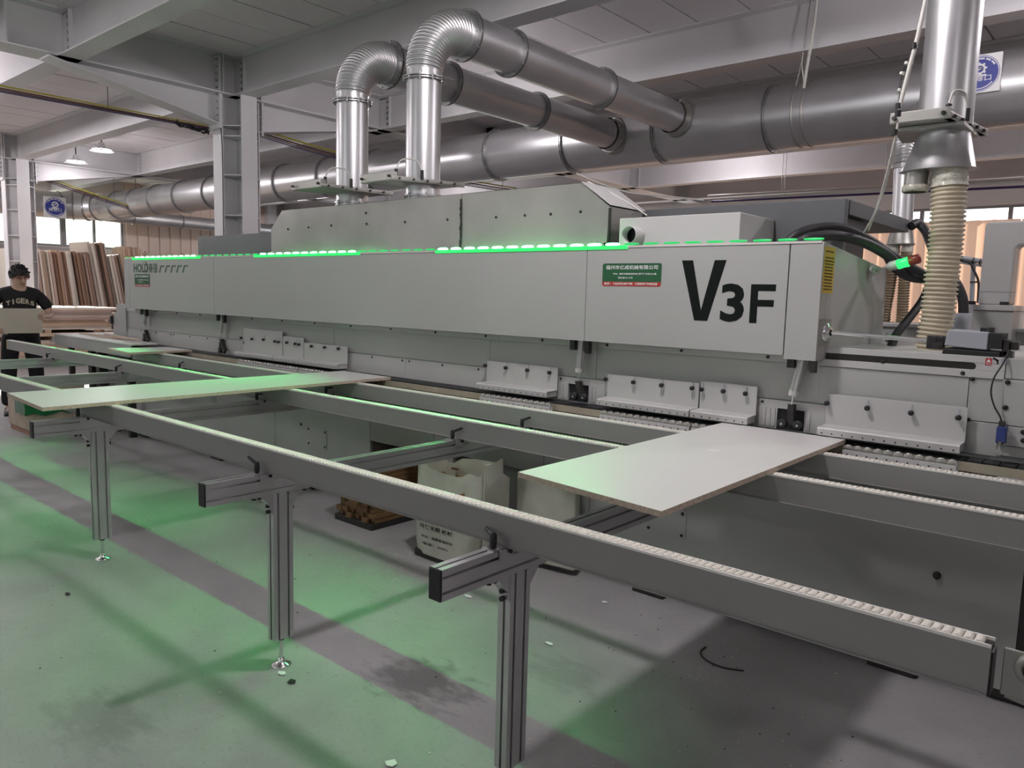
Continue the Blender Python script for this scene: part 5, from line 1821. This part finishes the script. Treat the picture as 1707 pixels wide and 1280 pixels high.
for k, (xa, ya, xb, yb, wd, mi, lab) in enumerate(((-9.2, 3.30, -8.2, 3.33, 0.035, 'board_2', 'long cream strip lying along the infeed table'), (-8.9, 3.24, -7.8, 3.30, 0.025, 'board_0', 'thin tan strip lying slantwise on the infeed table'), (-8.6, 3.33, -7.6, 3.26, 0.03, 'board_4', 'beige strip crossing the others on the infeed table'), (-9.3, 3.40, -9.0, 3.70, 0.09, 'board_6', 'short off white offcut on the corner of the infeed table'))):
    a, b = Vector((xa, ya, 0.946+0.012*k)), Vector((xb, yb, 0.946+0.012*k))
    d = (b-a).normalized()
    s = Vector((-d.y, d.x, 0))*wd
    o = MB().prism([a, b, b+s, a+s], (0, 0, 0.011)).build('loose_strip', MT[mi])
    props(o, lab, 'strip')
o = MB().obox((-8.72, 3.33, 1.005), (1, 0.3, 0), (-0.3, 1, 0), (0, 0, 1), 0.05, 0.03, 0.015).build('wood_block', MT['board_1'], None, bevel=0.006)
props(o, 'small rust brown block lying on the strips of the infeed table', 'block')

# green wrapped stack on the floor under the table
gs = thing('wrapped_stack', 'low stack of board offcuts in green stretch film on the floor under the table', 'stack', (-8.9, 2.8, 0))
MB().box(-9.0, -8.42, 2.54, 3.05, 0.0, 0.05).build('stack_base', MT['board_3'], gs)
MB().box(-9.02, -8.43, 2.53, 3.06, 0.05, 0.48).build('stack_boards', MT['cardboard'], gs, bevel=0.01)
m = MB()
n = 16
vs = []
for i in range(n+1):
    yy = 2.50+0.58*i/n
    for j in range(5):
        zz = 0.20+0.22*j/4
        vs.append((-8.415+0.008*math.sin(i*1.9+j*2.1), yy, zz+0.012*math.sin(i*0.9+j)))
m.add(vs, [(i*5+j, (i+1)*5+j, (i+1)*5+j+1, i*5+j+1) for i in range(n) for j in range(4)], True)
m.box(-8.75, -8.42, 2.515, 2.525, 0.2, 0.42)
m.build('stretch_film', MT['stretch_green'], gs)['label'] = 'shiny green stretch film'
# ------------------------------------------------------------------ the person carrying a board
PP = Vector((-9.97, 2.96, 0))
PROT = math.atan2(0.957, 0.29)+0.10
PM = Matrix.Translation(PP) @ Matrix.Rotation(PROT, 4, 'Z')   # local: x to their left hand side, -y forward
H_ = 1.0


def skin_mesh(name, joints, edges, mats, sub=2, root=0, extra=None):
    """continuous surface grown around a skeleton; joints: (x,y,z,rx,ry)"""
    me = D.meshes.new(name)
    me.from_pydata([j[:3] for j in joints], edges, [])
    ob = D.objects.new(name, me)
    COL.objects.link(ob)
    md_ = ob.modifiers.new('skin', 'SKIN')
    md_.use_smooth_shade = True
    for v, j in zip(me.skin_vertices[0].data, joints):
        v.radius = (j[3], j[4] if len(j) > 4 else j[3])
    me.skin_vertices[0].data[root].use_root = True
    s = ob.modifiers.new('sub', 'SUBSURF')
    s.levels = s.render_levels = sub
    dg = bpy.context.evaluated_depsgraph_get()
    out = D.meshes.new_from_object(ob.evaluated_get(dg))
    D.objects.remove(ob)
    out.name = name
    out.transform(PM)
    out.materials.clear()
    for m in (mats if isinstance(mats, (list, tuple)) else [mats]): out.materials.append(m)
    out.polygons.foreach_set('use_smooth', [True]*len(out.polygons))
    return out


pe = thing('person', 'person in a black printed T-shirt and black trousers carrying a beige board', 'person', PP)


def attach(me, name, label=None):
    me.transform(Matrix.Translation(-PP))
    o = D.objects.new(name, me)
    COL.objects.link(o)
    o.parent = pe
    ORG[o.name] = PP.copy()
    if label: o['label'] = label
    return o


# joints: torso, neck, head, arms bent forward to the board, legs slightly apart
J = [
    (0, 0.00, 0.94, 0.145, 0.105),     # 0 pelvis
    (0, -0.005, 1.08, 0.135, 0.10),    # 1 waist
    (0, -0.01, 1.25, 0.155, 0.11),     # 2 chest
    (0, 0.0, 1.39, 0.12, 0.085),       # 3 collar
    (0, -0.015, 1.435, 0.062, 0.062),   # 4 neck
    (0.005, -0.050, 1.485, 0.068, 0.076),  # 5 jaw
    (0.008, -0.050, 1.568, 0.084, 0.102),  # 6 head mid
    (0.008, -0.035, 1.653, 0.068, 0.085),   # 7 crown
    (0.165, 0.0, 1.375, 0.058, 0.056),  # 8 l shoulder
    (0.255, -0.02, 1.27, 0.048, 0.048),  # 9 l upper arm
    (0.29, -0.06, 1.13, 0.041, 0.041),  # 10 l elbow
    (0.245, -0.22, 1.12, 0.036, 0.036),  # 11 l forearm
    (0.195, -0.345, 1.125, 0.026, 0.020),  # 12 l wrist
    (0.182, -0.395, 1.13, 0.036, 0.016),  # 13 l palm
    (-0.165, 0.0, 1.375, 0.058, 0.056),  # 14 r shoulder
    (-0.255, -0.02, 1.27, 0.048, 0.048),
    (-0.30, -0.06, 1.13, 0.041, 0.041),
    (-0.295, -0.22, 1.04, 0.036, 0.036),
    (-0.27, -0.345, 0.985, 0.026, 0.020),
    (-0.26, -0.395, 0.975, 0.036, 0.016),  # 19 r palm
    (0.095, 0.0, 0.86, 0.088, 0.088),  # 20 l hip
    (0.115, -0.01, 0.66, 0.074, 0.074),
    (0.13, -0.02, 0.48, 0.056, 0.058),  # 22 knee
    (0.14, 0.01, 0.28, 0.050, 0.054),
    (0.145, 0.02, 0.09, 0.036, 0.040),  # 24 ankle
    (0.16, -0.07, 0.045, 0.038, 0.030),
    (0.17, -0.15, 0.035, 0.034, 0.024),
    (-0.095, 0.0, 0.86, 0.088, 0.088),  # 27 r hip
    (-0.115, -0.01, 0.66, 0.074, 0.074),
    (-0.13, -0.02, 0.48, 0.056, 0.058),
    (-0.14, 0.01, 0.28, 0.050, 0.054),
    (-0.145, 0.02, 0.09, 0.036, 0.040),
    (-0.16, -0.07, 0.045, 0.038, 0.030),
    (-0.17, -0.15, 0.035, 0.034, 0.024),
]
E_ = [(0, 1), (1, 2), (2, 3), (3, 4), (4, 5), (5, 6), (6, 7), (3, 8), (8, 9), (9, 10), (10, 11), (11, 12), (12, 13),
      (3, 14), (14, 15), (15, 16), (16, 17), (17, 18), (18, 19), (0, 20), (20, 21), (21, 22), (22, 23), (23, 24), (24, 25), (25, 26),
      (0, 27), (27, 28), (28, 29), (29, 30), (30, 31), (31, 32), (32, 33)]
# fingers: chains rooted in each palm, curled round the board edge
def fingers(base, sx, pz):
    bi = base
    bx, by, bz = J[base][:3]
    for k in range(4):
        oz = 0.024-0.016*k
        L = (0.030, 0.034, 0.032, 0.026)[k]
        i0 = len(J)
        J.append((bx-sx*0.004, by-0.022, bz+oz, 0.0095, 0.0095))
        J.append((bx-sx*0.012, by-0.022-L*0.8, bz+oz, 0.0088, 0.0088))
        J.append((bx-sx*(0.012+L*0.7), by-0.030-L*1.0, bz+oz-0.003, 0.0080, 0.0080))
        J.append((bx-sx*(0.012+L*1.4), by-0.028-L*0.95, bz+oz-0.004, 0.0070, 0.0070))
        E_.extend([(bi, i0), (i0, i0+1), (i0+1, i0+2), (i0+2, i0+3)])
    i0 = len(J)
    J.append((bx-sx*0.018, by+0.005, bz+0.026, 0.011, 0.011))
    J.append((bx-sx*0.040, by-0.012, bz+0.036, 0.010, 0.010))
    J.append((bx-sx*0.058, by-0.020, bz+0.034, 0.0085, 0.0085))
    E_.extend([(bi, i0), (i0, i0+1), (i0+1, i0+2)])


fingers(13, 1, 0)
fingers(19, -1, 0)
body = attach(skin_mesh('body', J, E_, [MT['hand_skin']]), 'body')
# face: nose, ears, eyes, mouth, glasses on the head (tilted down)
hc = Vector((0.008, -0.052, 1.570))
tilt = Matrix.Translation(hc) @ Matrix.Rotation(math.radians(18), 4, 'X') @ Matrix.Rotation(math.radians(12), 4, 'Z') @ Matrix.Scale(1.13, 4)


def hp2(x, y, z):
    return tilt @ Vector((x, y, z))


f = MB().tube([hp2(0, -0.082, 0.015), hp2(0, -0.098, -0.012), hp2(0, -0.104, -0.028), hp2(0, -0.088, -0.036)], [0.007, 0.010, 0.014, 0.009], 8)
me = f.mesh('nose', MT['hand_skin'])
me.transform(PM)
attach(me, 'nose')
for s in (-1, 1):
    me = MB().lathe(hp2(s*0.068, 0.008, -0.005), (s, 0, 0), [(0.026, -0.006), (0.028, 0.004), (0.020, 0.012), (0.004, 0.010)], 10).mesh('ear', MT['hand_skin'])
    me.transform(PM)
    attach(me, 'ear')
for s in (-1, 1):
    me = MB().lathe(hp2(s*0.030, -0.082, 0.008), (0, -1, -0.2), [(0.011, 0), (0.008, 0.005), (0.001, 0.006)], 10).mesh('eye', MT['eye_dark'])
    me.transform(PM)
    attach(me, 'eye')
me = MB().tube([hp2(-0.022, -0.080, -0.060), hp2(0, -0.088, -0.058), hp2(0.022, -0.080, -0.060)], 0.006, 6).mesh('mouth', MT['lip'])
me.transform(PM)
attach(me, 'mouth')
f = MB()
for s in (-1, 1):
    c = [hp2(s*0.032+0.022*math.cos(a), -0.096, 0.006+0.015*math.sin(a)) for a in [2*PI*k/14 for k in range(15)]]
    f.tube(c, 0.003, 5)
    f.tube([hp2(s*0.054, -0.095, 0.01), hp2(s*0.072, -0.04, 0.012), hp2(s*0.074, 0.01, 0.008)], 0.003, 5)
f.tube([hp2(-0.010, -0.097, 0.01), hp2(0.010, -0.097, 0.01)], 0.003, 5)
me = f.mesh('glasses', MT['glasses_red'])
me.transform(PM)
attach(me, 'glasses', 'thin red rimmed glasses')
# hair: short, thick cap with tufts
m = MB()
n, rr = 24, 9
vs = []
for j in range(rr+1):
    ph = j/rr*1.95
    for i in range(n):
        a = 2*PI*i/n
        front = max(0, -math.sin(a))
        ph2 = ph*(1-0.36*front)
        wob = 1+0.05*math.sin(a*5+j)+0.04*math.sin(a*11+j*2.3)
        vs.append(hp2(0.088*math.sin(ph2)*math.cos(a)*wob, 0.008+0.108*math.sin(ph2)*math.sin(a)*wob, 0.005+0.108*math.cos(ph2)*wob))
m.add(vs, [(j*n+i, (j+1)*n+i, (j+1)*n+(i+1) % n, j*n+(i+1) % n) for j in range(rr) for i in range(n)], True)
random.seed(2)
for k in range(26):
    a, ph = random.uniform(0, 2*PI), random.uniform(0.3, 1.3)
    b = Vector((0.088*math.sin(ph)*math.cos(a), 0.008+0.105*math.sin(ph)*math.sin(a), 0.005+0.108*math.cos(ph)))
    t = Vector((b.x*1.12, b.y*1.12-0.012, b.z*1.10+0.004))
    m.tube([hp2(*b), hp2(*((b+t)/2)), hp2(*t)], [0.012, 0.008, 0.002], 5)
me = m.mesh('hair', MT['hair_black'])
me.transform(PM)
attach(me, 'hair', 'short thick black hair')
# T-shirt and trousers follow the body a little outside it
JS = [(0, 0.0, 0.76, 0.18, 0.14), (0, 0.0, 0.90, 0.175, 0.133), (0, -0.005, 1.08, 0.165, 0.125), (0, -0.01, 1.25, 0.185, 0.135), (0, 0.0, 1.385, 0.135, 0.098), (0, -0.010, 1.465, 0.078, 0.074),
      (0.160, 0.0, 1.365, 0.078, 0.074), (0.245, -0.018, 1.285, 0.070, 0.070), (0.285, -0.045, 1.18, 0.066, 0.066),
      (-0.160, 0.0, 1.365, 0.078, 0.074), (-0.245, -0.018, 1.285, 0.070, 0.070), (-0.285, -0.045, 1.18, 0.066, 0.066)]
ES = [(0, 1), (1, 2), (2, 3), (3, 4), (4, 5), (4, 6), (6, 7), (7, 8), (4, 9), (9, 10), (10, 11)]
shirt = attach(skin_mesh('shirt', JS, ES, [MT['shirt_black']]), 'shirt', 'black T-shirt with pale curved lettering')
JT = [(0, 0.0, 1.02, 0.168, 0.128), (0.097, 0.0, 0.85, 0.105, 0.105), (0.118, -0.01, 0.66, 0.095, 0.095), (0.133, -0.02, 0.48, 0.083, 0.085), (0.143, 0.01, 0.28, 0.078, 0.08), (0.148, 0.02, 0.08, 0.072, 0.076),
      (-0.097, 0.0, 0.85, 0.105, 0.105), (-0.118, -0.01, 0.66, 0.095, 0.095), (-0.133, -0.02, 0.48, 0.083, 0.085), (-0.143, 0.01, 0.28, 0.078, 0.08), (-0.148, 0.02, 0.08, 0.072, 0.076)]
ET = [(0, 1), (1, 2), (2, 3), (3, 4), (4, 5), (0, 6), (6, 7), (7, 8), (8, 9), (9, 10)]
attach(skin_mesh('trousers', JT, ET, [MT['trousers_black']]), 'trousers', 'loose black trousers')
for s in (-1, 1):
    m = MB()
    prof = [(0.045, -0.20, 0.03), (0.05, -0.16, 0.05), (0.05, -0.08, 0.075), (0.045, 0.0, 0.10), (0.042, 0.06, 0.08), (0.03, 0.085, 0.05)]
    vs = []
    for (hw, yy, hh) in prof:
        cx = s*(0.15-yy*0.08)
        vs += [(cx-hw, yy, 0.0), (cx-hw*0.9, yy, hh*0.6), (cx-hw*0.4, yy, hh), (cx+hw*0.4, yy, hh), (cx+hw*0.9, yy, hh*0.6), (cx+hw, yy, 0.0)]
    m.add(vs, [(k*6+j, k*6+(j+1) % 6, (k+1)*6+(j+1) % 6, (k+1)*6+j) for k in range(5) for j in range(6)]+[tuple(range(6)), tuple(range(35, 29, -1))], True)
    me = m.mesh('shoe', MT['shoe_dark'])
    me.transform(PM)
    attach(me, 'shoe')
# chest lettering: curved row laid on the front of the shirt
m = MB()
word = 'TIGERS'
shirt_me = shirt.data
from mathutils.bvhtree import BVHTree
inv = PM.inverted()
pts_l = [inv @ (v.co+PP) for v in shirt_me.vertices]
bvh = BVHTree.FromPolygons(pts_l, [tuple(p.vertices) for p in shirt_me.polygons])
for k, ch in enumerate(word):
    u = (k-2.5)/2.5
    cx, cz = 0.115*u, 1.262-0.022*u*u
    t = MB()
    text_mb(t, ch, (-0.007 if ch == 'I' else -0.021, 0, 0), (1, 0, -0.0), (0, 0, 1), width=0.014 if ch == 'I' else 0.040, height=0.062-0.012*abs(u), bold=0.04, lift=0)
    vs = []
    for (x_, y_, z_) in t.v:
        a = -u*0.30
        X, Z = cx+x_*math.cos(a)-z_*math.sin(a)*-1*0+0, cz+z_+x_*(-u*0.30)
        hit = bvh.ray_cast(Vector((X, -1.0, Z)), Vector((0, 1, 0)))
        Y = hit[0].y-0.003 if hit[0] else -0.14
        vs.append((X, Y, Z))
    m.add(vs, t.f)
me = m.mesh('shirt_lettering', MT['shirt_print'])
me.transform(PM)
attach(me, 'shirt_lettering')
# the carried board
bd = MB().box(-0.66, 0.165, -0.445, -0.425, 0.945, 1.215)
vs = [PM @ Vector(v) for v in bd.v]
bd.v = [tuple(v) for v in vs]
c = PM @ Vector((-0.2, -0.435, 1.1))
o = bd.build('carried_board', MT['mdf'], None, loc=c)
props(o, 'beige board held upright in front of the person in the black T-shirt', 'board')
# ------------------------------------------------------------------ under the table and on the floor
# open white sack with brown offcuts standing against the machine base
sk_ = thing('woven_sack', 'open white woven sack of brown offcuts standing under the table against the machine', 'sack', (-2.97, 3.0, 0))
m = MB()
n = 40
levels = [(0.03, 0.98), (0.10, 1.02), (0.22, 1.03), (0.34, 1.0), (0.46, 1.02), (0.56, 1.0)]
vs = []
for z_, s in levels:
    for i in range(n):
        a = 2*PI*i/n
        e = 0.42
        cx = math.copysign(abs(math.cos(a))**e, math.cos(a))
        cy = math.copysign(abs(math.sin(a))**e, math.sin(a))
        w1 = 1+0.02*math.sin(a*7+z_*20)+0.015*math.sin(a*13+z_*31)
        zz = z_+(0.035*math.sin(a*2+0.6)+0.02*math.sin(a*5) if z_ > 0.5 else 0)
        vs.append((-2.955+0.245*cx*s*w1, 3.01+0.135*cy*s*w1, zz))
m.add(vs, [(k*n+i, k*n+(i+1) % n, (k+1)*n+(i+1) % n, (k+1)*n+i) for k in range(len(levels)-1) for i in range(n)], True)
inn = [(-2.955+(x+2.955)*0.97, 3.01+(y-3.01)*0.95, z) for x, y, z in vs]
m.add(inn, [(k*n+i, (k+1)*n+i, (k+1)*n+(i+1) % n, k*n+(i+1) % n) for k in range(len(levels)-1) for i in range(n)], True)
m.build('sack_cloth', MT['sack_white'], sk_)
m = MB().box(-3.19, -2.72, 2.885, 3.135, 0.0, 0.045)
m.build('sack_base', MT['stain_black'], sk_, bevel=0.01)
m = MB()
random.seed(9)
for k in range(60):
    c = Vector((random.uniform(-3.15, -2.76), random.uniform(2.91, 3.11), random.uniform(0.36, 0.49)))
    a = random.uniform(0, PI)
    m.obox(c, (math.cos(a), math.sin(a), random.uniform(-0.3, 0.3)), (-math.sin(a), math.cos(a), 0), (0, 0, 1), random.uniform(0.03, 0.09), 0.008, 0.006)
m.box(-3.17, -2.74, 2.90, 3.12, 0.30, 0.36)
m.build('offcut_fill', MT['offcut_brown'], sk_)['kind'] = 'stuff'
t = MB()
for k, (s_, wd) in enumerate((('装饰板材有限公司专用袋', 0.30), ('环保无醛 板材', 0.26), ('地址：福建省福州市', 0.25), ('电话：0591', 0.20))):
    t = MB()
    text_mb(t, s_, (-3.13+0.012*k, 2.8625, 0.225-0.04*k-(0.012 if k > 1 else 0)), (1, 0, 0), (0, 0, 1), width=wd, height=0.026 if k < 2 else 0.016, bold=0.02)
    t.build('print_line', MT['black_print'], sk_)
o = MB().prism([(-2.70, 2.93, 0.02), (-2.70, 2.93, 0.60), (-2.70, 2.97, 0.60), (-2.70, 3.13, 0.50), (-2.70, 3.13, 0.02)], (0.012, 0, 0)).build('corner_flap', MT['sack_white'], sk_)
m = MB().prism([(-2.69, 3.20, 0.03), (-2.69, 3.19, 0.50), (-2.32, 3.24, 0.60), (-2.32, 3.25, 0.03)], (0, 0.05, 0))
o = m.build('grey_bag', MT['sack_white'], None, bevel=0.01)
props(o, 'crumpled pale bag slumped beside the open sack against the machine base', 'bag')

# brown offcuts lying in the left chip opening
of = thing('offcut_pile', 'pile of long brown offcuts on a dark tray sticking out of the machine base', 'offcuts', (-3.87, 3.2, 0))
MB().box(-4.08, -3.70, 2.985, 3.6, 0.0, 0.04).build('tray', MT['stain_black'], of, bevel=0.004)
random.seed(21)
bmn = {}
for j in range(12):
    for i in range(7):
        xx = -4.06+0.052*i+random.uniform(-0.006, 0.006)
        zz = 0.042+0.031*j
        L = 0.60+random.uniform(-0.03, 0.02)
        if 'b' not in bmn:
            bmn['b'] = MB().box(0, 0.048, 0, 0.60, 0, 0.028).mesh('offcut', MT['offcut_brown'])
        link(bmn['b'], 'offcut', of, (xx, 2.99+random.uniform(-0.01, 0.03), zz), (0, 0, random.uniform(-0.02, 0.02)))

# curved black edge band offcut, scraps
pts = [onz(x_, y_, 0.004) for x_, y_ in ((1176, 1078), (1168, 1086), (1172, 1096), (1186, 1105), (1208, 1113), (1240, 1118))]
o = MB().tube(spline(pts, 6), 0.0035, 6).build('edge_band_offcut', MT['cable_black'])
props(o, 'curved black edge band offcut lying on the open floor below the front beam', 'offcut')
for k, (x_, y_, w__, h__, mm, lab) in enumerate(((470, 1122, 0.022, 0.014, 'white_print', 'white paper scrap right beside the glowing levelling foot'), (486, 1136, 0.020, 0.016, 'stain_black', 'dark square scrap in front of the glowing levelling foot'), (915, 1073, 0.022, 0.012, 'white_print', 'white scrap on the floor right of the tall near leg'), (1008, 1004, 0.018, 0.012, 'white_print', 'white scrap below the long front beam, by the dusty patch'), (113, 990, 0.022, 0.010, 'stain_black', 'dark scrap on the broad beam shadow'), (512, 802, 0.02, 0.012, 'stain_black', 'dark scrap behind the middle leg'), (652, 1272, 0.022, 0.02, 'white_print', 'white fluffy scrap at the bottom edge of the floor'), (780, 994, 0.03, 0.012, 'white_print', 'white crumb below the near crossbar end'))):
    c = onz(x_, y_, 0.003)
    a = k*1.1
    ob = MB().prism([c+Vector((math.cos(a+q)*w__, math.sin(a+q)*h__, 0)) for q in (0.2, 1.5, 3.3, 4.4, 5.4)], (0, 0, 0.003)).build('scrap', MT[mm])
    props(ob, lab, 'scrap')
# fine shavings scattered below the machine
random.seed(4)
m = MB()


def chips(cx, cy, sx, sy, n_, s0, s1):
    for k in range(n_):
        x_, y_ = random.gauss(cx, sx), random.gauss(cy, sy)
        s = random.uniform(s0, s1)
        a = random.uniform(0, PI)
        m.obox((x_, y_, 0.0018), (math.cos(a), math.sin(a), 0), (-math.sin(a), math.cos(a), 0), (0, 0, 1), s, s*random.uniform(0.3, 0.9), 0.0015)


chips(-3.15, 2.62, 0.22, 0.16, 260, 0.0012, 0.0035)
chips(-2.8, 2.45, 0.3, 0.15, 120, 0.0012, 0.003)
chips(-1.35, 2.75, 0.25, 0.2, 90, 0.0012, 0.003)
chips(-4.6, 2.9, 0.4, 0.12, 140, 0.0015, 0.004)
chips(-1.7, 1.9, 1.2, 0.6, 160, 0.0015, 0.004)
chips(-3.6, 1.6, 1.4, 0.6, 120, 0.0015, 0.004)
ob = m.build('wood_shavings', MT['chip_light'])
props(ob, 'fine pale wood shavings scattered over the floor beside the machine', 'shavings', kind='stuff')
m = MB()
chips(-1.3, 2.6, 0.6, 0.35, 40, 0.0012, 0.003)
chips(-3.2, 1.9, 1.2, 0.8, 24, 0.0015, 0.003)
ob = m.build('dark_crumbs', MT['stain_black'])
props(ob, 'dark crumbs scattered over the floor', 'crumbs', kind='stuff')
